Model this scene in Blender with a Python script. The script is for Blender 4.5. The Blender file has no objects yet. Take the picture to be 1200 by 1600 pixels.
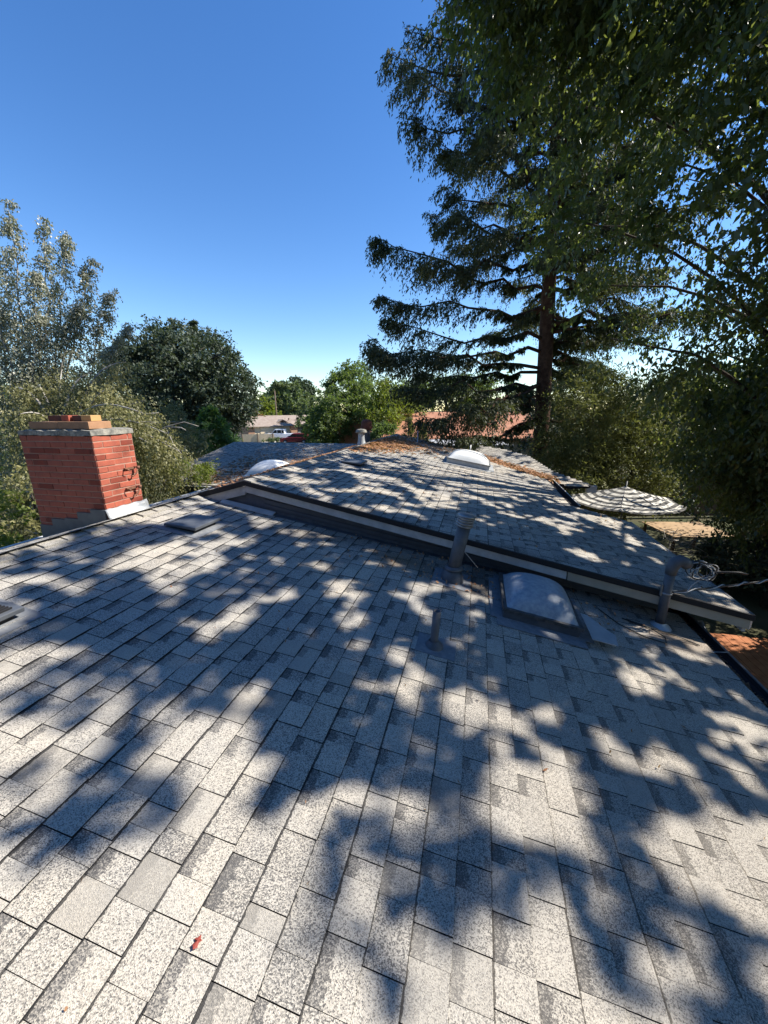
import bpy, math, random
import numpy as np
from mathutils import Vector, Matrix
R_ = math.radians
rng = np.random.default_rng(7); random.seed(7)
S = bpy.context.scene; C = S.collection

# ---------------------------------------------------------------- camera, sky, sun, exposure
CAMZ = 4.9
FPX = 595.0; PITCH = R_(15.1); ROLL = R_(0.4); AZ = R_(13.9)
cam = bpy.data.cameras.new('camera'); cam.sensor_fit = 'VERTICAL'; cam.sensor_height = 24.0
cam.lens = 24.0*FPX/1600.0; cam.clip_start = 0.05; cam.clip_end = 3000
co = bpy.data.objects.new('camera', cam); C.objects.link(co)
co.matrix_world = Matrix.Translation((0, 0, CAMZ)) @ Matrix.Rotation(math.pi/2-PITCH, 4, 'X') @ Matrix.Rotation(-ROLL, 4, 'Z')
S.camera = co
SUN_AZ = R_(83.5); SUN_EL = R_(43)
w = bpy.data.worlds.new('World'); S.world = w; w.use_nodes = True
nt = w.node_tree; bg = nt.nodes['Background']
sky = nt.nodes.new('ShaderNodeTexSky'); sky.sky_type = 'NISHITA'; sky.sun_disc = False
sky.sun_elevation = SUN_EL; sky.sun_rotation = SUN_AZ; sky.altitude = 0; sky.air_density = 1.0; sky.dust_density = 0.05; sky.ozone_density = 2.2
hs = nt.nodes.new('ShaderNodeHueSaturation'); hs.inputs['Saturation'].default_value = 1.28; hs.inputs['Hue'].default_value = .508
nt.links.new(sky.outputs[0], hs.inputs['Color']); nt.links.new(hs.outputs[0], bg.inputs[0]); bg.inputs[1].default_value = 0.112
sl = bpy.data.lights.new('sun', 'SUN'); sl.energy = 5.0; sl.angle = R_(0.53); sl.color = (1, .95, .87)
so = bpy.data.objects.new('sun', sl); C.objects.link(so); so.location = (60, 7, 60)
SD = np.array([math.sin(SUN_AZ)*math.cos(SUN_EL), math.cos(SUN_AZ)*math.cos(SUN_EL), math.sin(SUN_EL)])
so.rotation_euler = Vector(SD).to_track_quat('Z', 'Y').to_euler()
vs = S.view_settings; vs.view_transform = 'Standard'; vs.look = 'None'; vs.exposure = 0.98; vs.gamma = 1; vs.use_curve_mapping = False

# ---------------------------------------------------------------- coordinates: house axes u (along the ridge) and v (down the right slope)
UD = np.array([math.sin(AZ), math.cos(AZ), 0.]); VD = np.array([math.cos(AZ), -math.sin(AZ), 0.])
cF = np.array([0, math.cos(PITCH), -math.sin(PITCH)]); cU0 = np.array([0, math.sin(PITCH), math.cos(PITCH)]); cR0 = np.array([1., 0, 0])
cR = cR0*math.cos(ROLL)+cU0*math.sin(ROLL); cU = -cR0*math.sin(ROLL)+cU0*math.cos(ROLL)
def ray(x, y): return cF+cR*(x-600)/FPX-cU*(y-800)/FPX
def at(x, y, Y): d = ray(x, y); return d*Y/d[1]+np.array([0, 0, CAMZ])
def proj(P):
    P = np.asarray(P, float)-np.array([0, 0, CAMZ]); dz = P@cF; dz = np.where(np.abs(dz) < 1e-6, 1e-6, dz)
    return 600+FPX*(P@cR)/dz, 800-FPX*(P@cU)/dz, dz
def hitz(x, y, z0, s):      # camera ray on the plane z = z0 - s v
    d = ray(x, y); t = (z0-CAMZ)/(d[2]+s*(d@VD)); P = t*d; return P@UD, P@VD, P[2]+CAMZ
def uvz(u, v, z): return u*UD+v*VD+np.array([0, 0, z])
SA = .18
def zA(v): return 3.10-SA*v
def zB(v): return 3.46-SA*v
VRA, VRB = -3.70, -2.97           # ridges
ZRA, ZRB = zA(VRA), zB(VRB)
SL = (ZRB-ZRA)/(VRB-VRA)*0+.272   # left slope
def zL(v): return ZRB-SL*(VRB-v)
HROT = -AZ

# ---------------------------------------------------------------- helpers
def link(o, parent=None):
    C.objects.link(o)
    if parent is not None: o.parent = parent
    return o
def tag(o, label=None, cat=None, group=None, kind=None):
    if label: o['label'] = label
    if cat: o['category'] = cat
    if group: o['group'] = group
    if kind: o['kind'] = kind
    return o
def empty(name, loc, rz=0, label=None, cat=None, group=None):
    o = bpy.data.objects.new(name, None); o.location = loc; o.rotation_euler = (0, 0, rz); o.empty_display_size = .2
    return tag(link(o), label, cat, group)
class MB:
    def __init__(s): s.v = []; s.f = []; s.m = []; s.sm = []
    def add(s, vs, fs, mi=0, smooth=False):
        b = len(s.v); s.v += [tuple(map(float, p)) for p in vs]
        for f in fs: s.f.append(tuple(b+i for i in f)); s.m.append(mi); s.sm.append(smooth)
        return s
    def box(s, c, d, mi=0, rz=0, M=None):
        x, y, z = [k/2 for k in d]; vs = [(-x,-y,-z),(x,-y,-z),(x,y,-z),(-x,y,-z),(-x,-y,z),(x,-y,z),(x,y,z),(-x,y,z)]
        ca, sa = math.cos(rz), math.sin(rz)
        if M is not None: vs = [tuple(M @ Vector(p)+Vector(c)) for p in vs]
        else: vs = [(p[0]*ca-p[1]*sa+c[0], p[0]*sa+p[1]*ca+c[1], p[2]+c[2]) for p in vs]
        return s.add(vs, [(0,3,2,1),(4,5,6,7),(0,1,5,4),(1,2,6,5),(2,3,7,6),(3,0,4,7)], mi)
    def prism(s, top, h, mi=0, dirv=(0,0,-1)):      # polygon extruded along dirv by h
        n = len(top); d = np.array(dirv)*h; top = [np.array(p, float) for p in top]; bot = [p+d for p in top]
        fs = [tuple(range(n)), tuple(range(2*n-1, n-1, -1))]+[(i, n+i, n+(i+1) % n, (i+1) % n) for i in range(n)]
        return s.add(top+bot, fs, mi)
    def tube(s, pts, rs, n=8, mi=0, cap=True):
        pts = [np.array(p, float) for p in pts]
        if np.isscalar(rs): rs = [rs]*len(pts)
        vs = []; prev = None
        for i, p in enumerate(pts):
            t = pts[min(i+1, len(pts)-1)]-pts[max(i-1, 0)]; t = t/(np.linalg.norm(t)+1e-9)
            if prev is None:
                a = np.array([1., 0, 0]) if abs(t[0]) < .8 else np.array([0, 1., 0])
            else: a = prev
            a = a-t*(a@t); a /= np.linalg.norm(a)+1e-9; b = np.cross(t, a); prev = a
            for k in range(n):
                an = 2*math.pi*k/n; vs.append(p+rs[i]*(a*math.cos(an)+b*math.sin(an)))
        fs = [(i*n+k, i*n+(k+1) % n, (i+1)*n+(k+1) % n, (i+1)*n+k) for i in range(len(pts)-1) for k in range(n)]
        s.add(vs, fs, mi, True)
        if cap:
            b = len(s.v)-len(vs); s.f.append(tuple(b+k for k in range(n-1, -1, -1))); s.m.append(mi); s.sm.append(False)
            s.f.append(tuple(b+(len(pts)-1)*n+k for k in range(n))); s.m.append(mi); s.sm.append(False)
        return s
    def lathe(s, prof, c=(0,0,0), n=20, mi=0, smooth=True):
        vs = [(c[0]+r*math.cos(2*math.pi*k/n), c[1]+r*math.sin(2*math.pi*k/n), c[2]+z) for r, z in prof for k in range(n)]
        fs = [(i*n+k, i*n+(k+1) % n, (i+1)*n+(k+1) % n, (i+1)*n+k) for i in range(len(prof)-1) for k in range(n)]
        return s.add(vs, fs, mi, smooth)
    def build(s, name, mats, parent=None, loc=(0,0,0), bevel=0, label=None, kind=None, rot=None):
        me = bpy.data.meshes.new(name); me.from_pydata(s.v, [], s.f)
        for m in (mats if isinstance(mats, (list, tuple)) else [mats]): me.materials.append(m)
        me.polygons.foreach_set('material_index', s.m); me.polygons.foreach_set('use_smooth', s.sm); me.update()
        o = bpy.data.objects.new(name, me); o.location = loc
        if rot: o.rotation_euler = rot
        link(o, parent)
        if bevel:
            bm = o.modifiers.new('b', 'BEVEL'); bm.width = bevel; bm.segments = 2; bm.limit_method = 'ANGLE'
        return tag(o, label, kind=kind)
def quads_obj(name, V, mats, parent=None, attr=None, uv=None, mi=None, kind=None, loc=(0,0,0), smooth=False):
    """V: (N,4,3) array of quads -> one mesh."""
    N = len(V); me = bpy.data.meshes.new(name)
    me.vertices.add(N*4); me.vertices.foreach_set('co', np.ascontiguousarray(V, np.float32).ravel())
    me.loops.add(N*4); me.loops.foreach_set('vertex_index', np.arange(N*4, dtype=np.int32))
    me.polygons.add(N); me.polygons.foreach_set('loop_start', np.arange(0, N*4, 4, dtype=np.int32))
    for m in (mats if isinstance(mats, (list, tuple)) else [mats]): me.materials.append(m)
    if mi is not None: me.polygons.foreach_set('material_index', mi.astype(np.int32))
    me.update(calc_edges=True)
    if attr is not None:
        a = me.attributes.new('tone', 'FLOAT_COLOR', 'FACE'); A = np.ones((N, 4), np.float32); A[:, :attr.shape[1]] = attr; a.data.foreach_set('color', A.ravel())
    if uv is not None:
        l = me.uv_layers.new(name='UVMap'); l.data.foreach_set('uv', np.ascontiguousarray(uv, np.float32).ravel())
    o = bpy.data.objects.new(name, me); o.location = loc; link(o, parent)
    return tag(o, kind=kind)

# ---------------------------------------------------------------- materials
def mat(name, col, rough=.8, spec=.3, metal=0, noise=None, bump=None, col2=None, scale=8, detail=6, trans=0, coords='Object'):
    m = bpy.data.materials.new(name); m.use_nodes = True; t = m.node_tree; b = t.nodes['Principled BSDF']
    b.inputs['Roughness'].default_value = rough; b.inputs['Specular IOR Level'].default_value = spec; b.inputs['Metallic'].default_value = metal
    b.inputs['Base Color'].default_value = (*col, 1)
    g = t.nodes.new('ShaderNodeNewGeometry')
    if col2 is not None:
        n = t.nodes.new('ShaderNodeTexNoise'); n.inputs['Scale'].default_value = scale; n.inputs['Detail'].default_value = detail; n.inputs['Roughness'].default_value = .65
        t.links.new(g.outputs['Position'], n.inputs['Vector'])
        r = t.nodes.new('ShaderNodeValToRGB'); r.color_ramp.elements[0].position = .36; r.color_ramp.elements[1].position = .64
        r.color_ramp.elements[0].color = (*col, 1); r.color_ramp.elements[1].color = (*col2, 1)
        t.links.new(n.outputs['Fac'], r.inputs[0]); t.links.new(r.outputs[0], b.inputs['Base Color'])
    if bump:
        n2 = t.nodes.new('ShaderNodeTexNoise'); n2.inputs['Scale'].default_value = bump[0]; n2.inputs['Detail'].default_value = 8
        t.links.new(g.outputs['Position'], n2.inputs['Vector'])
        bp = t.nodes.new('ShaderNodeBump'); bp.inputs['Strength'].default_value = bump[1]; bp.inputs['Distance'].default_value = bump[2]
        t.links.new(n2.outputs['Fac'], bp.inputs['Height']); t.links.new(bp.outputs[0], b.inputs['Normal'])
    return m
def math_(t, op, a, b=None, clamp=False):
    n = t.nodes.new('ShaderNodeMath'); n.operation = op; n.use_clamp = clamp
    for i, x in enumerate((a, b)):
        if x is None: continue
        if isinstance(x, (int, float)): n.inputs[i].default_value = x
        else: t.links.new(x, n.inputs[i])
    return n.outputs[0]
def mix_(t, f, a, b):
    n = t.nodes.new('ShaderNodeMix'); n.data_type = 'RGBA'
    for s_, x in ((0, f), (6, a), (7, b)):
        if isinstance(x, (int, float)): n.inputs[s_].default_value = x
        elif isinstance(x, tuple): n.inputs[s_].default_value = (*x, 1)
        else: t.links.new(x, n.inputs[s_])
    return n.outputs[2]
def leaf_mat(name, c0, c1, trans=.45, rough=.5, tcol=None, spec=.35):
    m = bpy.data.materials.new(name); m.use_nodes = True; t = m.node_tree; b = t.nodes['Principled BSDF']; out = t.nodes['Material Output']
    a = t.nodes.new('ShaderNodeAttribute'); a.attribute_name = 'tone'; sep = t.nodes.new('ShaderNodeSeparateColor'); t.links.new(a.outputs['Color'], sep.inputs[0])
    c = mix_(t, sep.outputs[0], c0, c1)
    t.links.new(c, b.inputs['Base Color']); b.inputs['Roughness'].default_value = rough; b.inputs['Specular IOR Level'].default_value = spec
    tr = t.nodes.new('ShaderNodeBsdfTranslucent'); tc = tcol or tuple(min(1, x*k) for x, k in zip(c1, (1.5, 1.7, .7)))
    tr.inputs[0].default_value = (*tc, 1)
    mx = t.nodes.new('ShaderNodeMixShader'); mx.inputs[0].default_value = trans
    t.links.new(b.outputs[0], mx.inputs[1]); t.links.new(tr.outputs[0], mx.inputs[2]); t.links.new(mx.outputs[0], out.inputs[0])
    return m
def shingle_mat(name, light, dark, warm=0.0, cell=290.):
    m = bpy.data.materials.new(name); m.use_nodes = True; t = m.node_tree; b = t.nodes['Principled BSDF']
    g = t.nodes.new('ShaderNodeNewGeometry'); P = g.outputs['Position']
    a = t.nodes.new('ShaderNodeAttribute'); a.attribute_name = 'tone'; sep = t.nodes.new('ShaderNodeSeparateColor'); t.links.new(a.outputs['Color'], sep.inputs[0])
    uvn = t.nodes.new('ShaderNodeUVMap'); uvn.uv_map = 'UVMap'; sx = t.nodes.new('ShaderNodeSeparateXYZ'); t.links.new(uvn.outputs[0], sx.inputs[0])
    vo = t.nodes.new('ShaderNodeTexVoronoi'); vo.inputs['Scale'].default_value = cell; t.links.new(P, vo.inputs['Vector'])
    vs_ = t.nodes.new('ShaderNodeSeparateColor'); t.links.new(vo.outputs['Color'], vs_.inputs[0])
    n1 = t.nodes.new('ShaderNodeTexNoise'); n1.inputs['Scale'].default_value = 60; n1.inputs['Detail'].default_value = 3; t.links.new(P, n1.inputs['Vector'])
    # band of dark granules just below the course above
    wob = math_(t, 'MULTIPLY', math_(t, 'SUBTRACT', n1.outputs['Fac'], .5), .5)
    band = math_(t, 'MULTIPLY', math_(t, 'GREATER_THAN', math_(t, 'ADD', sx.outputs[1], wob), .66), sep.outputs[1])
    thr = math_(t, 'ADD', sep.outputs[0], math_(t, 'MULTIPLY', band, -.34))
    thr = math_(t, 'ADD', thr, math_(t, 'MULTIPLY', math_(t, 'SUBTRACT', n1.outputs['Fac'], .5), .12))
    d_ = math_(t, 'MULTIPLY', math_(t, 'SUBTRACT', thr, vs_.outputs[0]), 1.7)
    f = math_(t, 'ADD', d_, .5, True)
    col = mix_(t, f, dark, light)
    col = mix_(t, math_(t, 'MULTIPLY', band, .28), col, (.07, .07, .075))
    # plain smooth tabs: evenly pale
    col = mix_(t, math_(t, 'MULTIPLY', sep.outputs[2], .75), col, tuple(x*.72 for x in light))
    n2 = t.nodes.new('ShaderNodeTexNoise'); n2.inputs['Scale'].default_value = .9; n2.inputs['Detail'].default_value = 7; n2.inputs['Roughness'].default_value = .6; t.links.new(P, n2.inputs['Vector'])
    r = t.nodes.new('ShaderNodeValToRGB'); r.color_ramp.elements[0].position = .38; r.color_ramp.elements[1].position = .66
    r.color_ramp.elements[0].color = (.82, .82, .83, 1); r.color_ramp.elements[1].color = (1.06, 1.0, .92, 1); t.links.new(n2.outputs['Fac'], r.inputs[0])
    mul = t.nodes.new('ShaderNodeMix'); mul.data_type = 'RGBA'; mul.blend_type = 'MULTIPLY'; mul.inputs[0].default_value = 1
    t.links.new(col, mul.inputs[6]); t.links.new(r.outputs[0], mul.inputs[7]); col = mul.outputs[2]
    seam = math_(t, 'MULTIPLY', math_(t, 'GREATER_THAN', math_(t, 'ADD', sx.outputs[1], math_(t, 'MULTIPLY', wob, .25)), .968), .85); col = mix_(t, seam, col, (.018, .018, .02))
    # weathering: tannin washed down round the big flue and along the eave, drifts of lichen towards the gutter
    for cx, cy, rx, ry, cc, k in ((uvz(3.95, -.75, 0)[0], uvz(3.95, -.75, 0)[1], .42, .30, (.20, .13, .065), .75), (uvz(3.9, .1, 0)[0], uvz(3.9, .1, 0)[1], .7, .35, (.12, .085, .055), .7), (uvz(3.9, 2.0, 0)[0], uvz(3.9, 2.0, 0)[1], .5, .4, (.26, .17, .10), .6), (uvz(1.8, 1.6, 0)[0], uvz(1.8, 1.6, 0)[1], 2.0, 1.8, (.36, .30, .22), .38), (uvz(4.1, -1.7, 0)[0], uvz(4.1, -1.7, 0)[1], .9, .3, (.10, .075, .055), .5)):
        sp = t.nodes.new('ShaderNodeSeparateXYZ'); t.links.new(P, sp.inputs[0])
        dx = math_(t, 'DIVIDE', math_(t, 'SUBTRACT', sp.outputs[0], float(cx)), rx); dy = math_(t, 'DIVIDE', math_(t, 'SUBTRACT', sp.outputs[1], float(cy)), ry)
        rr = math_(t, 'SQRT', math_(t, 'ADD', math_(t, 'MULTIPLY', dx, dx), math_(t, 'MULTIPLY', dy, dy)))
        rr = math_(t, 'ADD', rr, math_(t, 'MULTIPLY', math_(t, 'SUBTRACT', n2.outputs['Fac'], .5), 1.6))
        ff = math_(t, 'MULTIPLY', math_(t, 'SUBTRACT', 1.2, rr, True), k, True)
        col = mix_(t, ff, col, mix_(t, f, tuple(x*.5 for x in cc), cc))
    t.links.new(col, b.inputs['Base Color']); b.inputs['Roughness'].default_value = .92; b.inputs['Specular IOR Level'].default_value = .25
    bp = t.nodes.new('ShaderNodeBump'); bp.inputs['Strength'].default_value = .6; bp.inputs['Distance'].default_value = .004
    t.links.new(vo.outputs['Distance'], bp.inputs['Height']); t.links.new(bp.outputs[0], b.inputs['Normal'])
    return m
M = {}
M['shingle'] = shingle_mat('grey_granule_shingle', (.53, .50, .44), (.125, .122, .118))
M['asphalt_edge'] = mat('black_asphalt_edge', (.02, .02, .022), .9, .1)
M['deck_under'] = mat('roof_felt', (.025, .026, .03), .95, .1)
M['white'] = mat('white_trim_paint', (.50, .50, .49), .55, .3, col2=(.36, .36, .355), scale=6, bump=(40, .15, .002))
M['beige'] = mat('beige_primer', (.40, .36, .29), .7, .2, col2=(.33, .30, .24), scale=5)
M['drip'] = mat('black_drip_edge', (.018, .018, .02), .7, .3)
M['greypaint'] = mat('grey_vent_paint', (.065, .072, .085), .5, .4, col2=(.10, .108, .12), scale=9, bump=(30, .2, .002))
M['metal'] = mat('galvanised_metal', (.20, .21, .22), .4, .5, .6, col2=(.32, .32, .32), scale=14)
M['plate'] = mat('painted_flashing_plate', (.15, .16, .175), .8, .2, col2=(.22, .225, .235), scale=25, bump=(60, .3, .003))
M['flash'] = mat('grey_flashing', (.30, .32, .34), .5, .5, .2, col2=(.42, .43, .43), scale=5, bump=(12, .3, .01))
M['siding'] = mat('grey_siding', (.10, .11, .13), .8, .2, col2=(.13, .14, .16), scale=4)
M['wall'] = mat('house_stucco', (.35, .32, .28), .9, .2, bump=(60, .3, .004))
M['brick'] = mat('painted_red_brick', (.38, .10, .060), .8, .25, col2=(.28, .078, .052), scale=11, bump=(55, .4, .004))
M['brick2'] = mat('darker_red_brick', (.24, .05, .03), .85, .2, col2=(.18, .05, .035), scale=15, bump=(55, .4, .004))
M['mortar'] = mat('pink_mortar', (.40, .25, .19), .95, .1, col2=(.33, .20, .155), scale=20, bump=(80, .4, .004))
M['cement'] = mat('lichened_cement', (.36, .34, .29), .95, .1, col2=(.13, .13, .12), scale=12, bump=(30, .6, .015))
M['tanbrick'] = mat('tan_fire_brick', (.38, .21, .12), .9, .2, col2=(.30, .17, .10), scale=12, bump=(50, .3, .004))
M['yelbrick'] = mat('yellow_brick', (.55, .34, .14), .9, .2, col2=(.46, .27, .12), scale=12)
M['darkbrick'] = mat('sooty_brick', (.10, .05, .04), .9, .2, col2=(.14, .06, .045), scale=12)  # mottled dark brown tone for loose bricks and a flue cap
M['rust'] = mat('rusty_iron', (.12, .06, .04), .7, .4, .3, col2=(.25, .12, .07), scale=30)
M['dome'] = mat('milky_acrylic', (.72, .72, .69), .3, .5, col2=(.66, .67, .66), scale=7)
M['domeclear'] = mat('dusty_acrylic', (.22, .255, .30), .38, .4, col2=(.36, .39, .41), scale=22)
M['cable'] = mat('black_cable', (.02, .02, .02), .5, .4)
M['cablegrey'] = mat('grey_cable', (.42, .42, .42), .5, .4)
M['deckwood'] = mat('stained_redwood_board', (.30, .10, .035), .75, .3, col2=(.42, .16, .06), scale=7, bump=(30, .3, .004))
M['paleboard'] = mat('pale_board', (.62, .58, .52), .7, .3)
M['bark_red'] = mat('redwood_bark', (.055, .03, .022), .95, .1, col2=(.11, .065, .045), scale=6, bump=(14, .9, .04))
M['bark_dark'] = mat('dark_bark', (.045, .038, .03), .95, .1, col2=(.10, .085, .07), scale=7, bump=(20, .8, .03))
M['bark_pale'] = mat('pale_birch_bark', (.48, .45, .40), .85, .2, col2=(.22, .19, .16), scale=6, bump=(20, .4, .02))
M['tile'] = mat('orange_shingle', (.38, .17, .10), .9, .2, col2=(.46, .23, .14), scale=2.5)
M['tanroof'] = mat('tan_shingle', (.25, .19, .15), .9, .2, col2=(.32, .26, .21), scale=1.5)
M['cream'] = mat('cream_stucco', (.62, .50, .33), .9, .2, col2=(.56, .45, .30), scale=.8)
M['pinkwall'] = mat('tan_pink_stucco', (.34, .20, .13), .9, .2)
M['glass'] = mat('dark_window_glass', (.02, .025, .03), .08, .6)
M['truck'] = mat('white_car_paint', (.74, .75, .76), .25, .5)
M['carred'] = mat('dark_red_car_paint', (.14, .015, .02), .25, .5)
M['tyre'] = mat('black_rubber', (.02, .02, .02), .85, .2)
M['wood'] = mat('weathered_pole_wood', (.14, .10, .075), .9, .2)
M['leafbrown'] = leaf_mat('dry_brown_leaves', (.20, .085, .04), (.52, .29, .16), .12, .8)
M['leafred'] = leaf_mat('red_leaf', (.26, .05, .035), (.26, .05, .035), .1, .6)
L = {}
L['camphor'] = leaf_mat('broad_green_leaves', (.019, .037, .020), (.060, .086, .034), .35, .36, tcol=(.27, .33, .055))
L['redwood'] = leaf_mat('redwood_needles', (.030, .048, .026), (.090, .100, .050), .26, .6, tcol=(.12, .14, .03))
L['laurel'] = leaf_mat('olive_needles', (.062, .085, .028), (.25, .25, .085), .28, .6, tcol=(.24, .26, .05))
L['birch'] = leaf_mat('birch_leaves', (.13, .14, .09), (.42, .41, .31), .30, .42, tcol=(.25, .27, .08), spec=.6)
L['birchlow'] = leaf_mat('weeping_birch_leaves', (.08, .088, .036), (.31, .285, .13), .32, .5, tcol=(.38, .36, .11))
L['oak'] = leaf_mat('dark_oak_leaves', (.024, .042, .026), (.095, .112, .07), .15, .6)
L['conif'] = leaf_mat('cedar_needles', (.05, .10, .035), (.13, .21, .07), .3, .6)
L['center'] = leaf_mat('mid_green_leaves', (.045, .075, .028), (.16, .20, .07), .34, .6)
L['yellow'] = leaf_mat('yellow_green_leaves', (.07, .10, .02), (.19, .21, .045), .38, .6)
L['far'] = leaf_mat('far_green_leaves', (.06, .09, .045), (.15, .18, .08), .25, .7)
L['fardark'] = leaf_mat('far_dark_leaves', (.03, .05, .03), (.07, .095, .05), .2, .7)
L['russet'] = leaf_mat('russet_leaves', (.14, .08, .04), (.24, .14, .07), .2, .7)
# ---------------------------------------------------------------- setting
def grid_ground():
    n = 60; xs = np.sign(np.linspace(-1, 1, n))*np.abs(np.linspace(-1, 1, n))**2.5*900; V = []; 
    for y in xs:
        for x in xs:
            r = math.hypot(x, y); z = 0.03*math.sin(x*.5)*math.cos(y*.4) if r < 60 else 0
            V.append((x, y, -.05+z))
    F = [(j*n+i, j*n+i+1, (j+1)*n+i+1, (j+1)*n+i) for j in range(n-1) for i in range(n-1)]
    b = MB(); b.add(V, F, 0, True); return b
M['ground'] = mat('dry_garden_ground', (.10, .085, .055), .95, .1, col2=(.055, .065, .03), scale=.35, bump=(6, .5, .05))
M['street'] = mat('street_asphalt', (.055, .055, .057), .9, .2, col2=(.07, .07, .07), scale=1)
M['concrete'] = mat('pale_concrete', (.46, .43, .37), .9, .2, col2=(.40, .37, .32), scale=1.2)
tag(grid_ground().build('ground', M['ground']), kind='structure')
b = MB(); b.box((-15, 50.5, .0), (70, 7.5, .06)); tag(b.build('road', M['street']), kind='structure')
b = MB(); b.box((-15, 55.2, .05), (70, 1.7, .14)); tag(b.build('pavement', M['concrete']), kind='structure')
b = MB(); b.box((-14.5, 61.2, .045), (9, 10.2, .1)); tag(b.build('driveway', M['concrete']), kind='structure')

# ---------------------------------------------------------------- our house
H = empty('house', (0, 0, 0), HROT, 'low gabled house whose grey shingled roofs fill the foreground, with white rake boards', 'house')
def hl(u, v, z): return (v, u, z)            # house-local coordinates
def slab(name, pts, th, m, parent=None, dz=0):
    b = MB(); b.prism([hl(u, v, z+dz) for u, v, z in pts], th); return b.build(name, m, parent if parent is not None else H)
u0, u1 = -4.5, 4.22
EA, EB, EB2 = 2.20, 2.60, 1.76
roofA = slab('lower_roof', [(u0, VRA, ZRA), (u0, EA, zA(EA)), (5.0, EA, zA(EA)), (5.0, VRA, ZRA)][::-1], .05, M['deck_under'])
RB0, RB1 = 4.36, 3.96      # rake u at the ridge and at the eave
def far_edge(x, y, z0=3.46): u, v, z = hitz(x, y, z0, SA); return u, v, z
polyB = [(RB0, VRB), (RB1, EB), (7.10, EB), (7.45, EB2), (10.4, EB2), (12.25, -.1), (12.9, -.5), (13.6, -1.3), (14.1, -2.2), (14.0, VRB)]
roofB = slab('upper_roof', [(u, v, zB(v)) for u, v in polyB][::-1], .05, M['deck_under'])
roofL = slab('left_roof_slope', [(u0, VRA-.001, zL(VRA)), (u0, -5.25, zL(-5.25)), (7.6, -5.25, zL(-5.25)), (9.5, -5.25, zL(-5.25)), (14.0, VRB-.3, zL(VRB-.3)), (14.0, VRB-.001, zL(VRB)), (RB0, VRB-.001, zL(VRB)), (RB0-.03, VRA-.001, zL(VRA))], .05, M['deck_under'])
# left cross wing, its rows run across
def zW(u): return 3.0+.18*(u-8.5)
polyW = [(8.45, -8.9), (8.45, -3.6), (12.7, -3.2), (12.7, -8.9)]
roofW = slab('left_wing_roof', [(u, v, zW(u)) for u, v in polyW][::-1], .05, M['deck_under'])
def zC(u): return CAMZ-3.62+.18*u
def hitC(x, y):
    d = ray(x, y); t = (-3.62)/(d[2]-.18*(d@UD)); P = d*t; return P@UD, P@VD
polyC = [(12.25, -.15), (9.85, 2.2), (10.0, 2.75)] + [hitC(*q) for q in ((866, 741), (828, 716), (790, 705), (748, 698))]
roofC = slab('far_wing_roof', [(u, v, zC(u)) for u, v in polyC][::1], .05, M['deck_under'])

def poly_rows(poly, b0, b1):      # intervals in a of polygon at b=(b0+b1)/2 ; poly [(a,b)]
    bm = (b0+b1)/2; xs = []
    n = len(poly)
    for i in range(n):
        (a0, c0), (a1, c1) = poly[i], poly[(i+1) % n]
        if (c0 <= bm) != (c1 <= bm): xs.append(a0+(a1-a0)*(bm-c0)/(c1-c0))
    xs.sort(); return [(xs[i], xs[i+1]) for i in range(0, len(xs)-1, 2)]
def shingle_field(frame, poly, bstart, bend, phase=0):
    """frame(a,b,h)->house-local point; returns list of tabs (quads array (5,4,3), attr, uv)"""
    e = .1425; tabs = []; k = 0; b = bstart
    while b < bend-.02:
        be = min(b+e, bend)
        for a0, a1 in poly_rows(poly, b, be):
            a = a0-random.uniform(0, .18) + phase; tooth = random.random() < .5
            a = max(a, a0) if a > a0 else a
            while a < a1-.01:
                w_ = random.choice((.09, .11, .13, .15, .17, .17, .2)) if tooth else random.choice((.07, .09, .11, .14, .17))
                s0, s1 = max(a, a0), min(a+w_, a1); a += w_
                if s1-s0 < .02: tooth = not tooth; continue
                tabs.append((s0, s1, b, be, tooth)); tooth = not tooth
        b = be; k += 1
    Q = []; A = []; UVs = []
    for s0, s1, b0_, b1_, tooth in tabs:
        hb = (.0095 if tooth else .0062)+random.uniform(-.0006, .0012); ht = .0012 if not tooth else .0030
        if random.random() < .03: hb += .003
        g = .0013; jb = random.uniform(-.0018, .0018)+.003*math.sin(s0*1.7+b1_*9)*math.sin(s0*.6+b1_*31); sk = random.uniform(-.0012, .0012)
        bb = b1_+jb; bt = b0_-.022
        p = [frame(s0+g, bb-sk, hb), frame(s1-g, bb+sk, hb), frame(s1-g, bt, ht), frame(s0+g, bt, ht)]
        q = [frame(s0+g, bb-sk, 0), frame(s1-g, bb+sk, 0), frame(s1-g, bt, 0), frame(s0+g, bt, 0)]
        Q.append([[p[0], p[1], p[2], p[3]], [q[0], q[1], p[1], p[0]], [q[1], q[2], p[2], p[1]], [q[3], q[0], p[0], p[3]]])
        vt = (bb-bt)/.1425
        r = random.random(); plain = 0.
        tone = random.gauss(.67, .06)
        if r < .20: tone = random.gauss(.77, .04)
        elif r < .38: tone = random.gauss(.53, .05)
        if not tooth: tone -= .04
        if random.random() < .13: plain = random.uniform(.3, .9)
        band = 0. if tooth else (1. if random.random() < .72 else 0.)
        A.append([[tone, band, plain]]*4)
        dd = s1-s0
        UVs.append([[(0, 0), (dd, 0), (dd, vt), (0, vt)]]+[[(0, 0), (dd, 0), (dd, .05), (0, .05)]]*3)
    return np.array(Q, float), np.array(A, float), np.array(UVs, float)
cs = 1/math.sqrt(1+SA*SA)
def frA(a, b, h): return (VRA+b*cs, a, ZRA-b*cs*SA+h+.001)
def frB(a, b, h): return (VRB+b*cs, a, ZRB-b*cs*SA+h+.001)
csL = 1/math.sqrt(1+SL*SL)
def frL(a, b, h): return (VRB-b*csL, a, zL(VRB)-b*csL*SL+h+.001)
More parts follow.
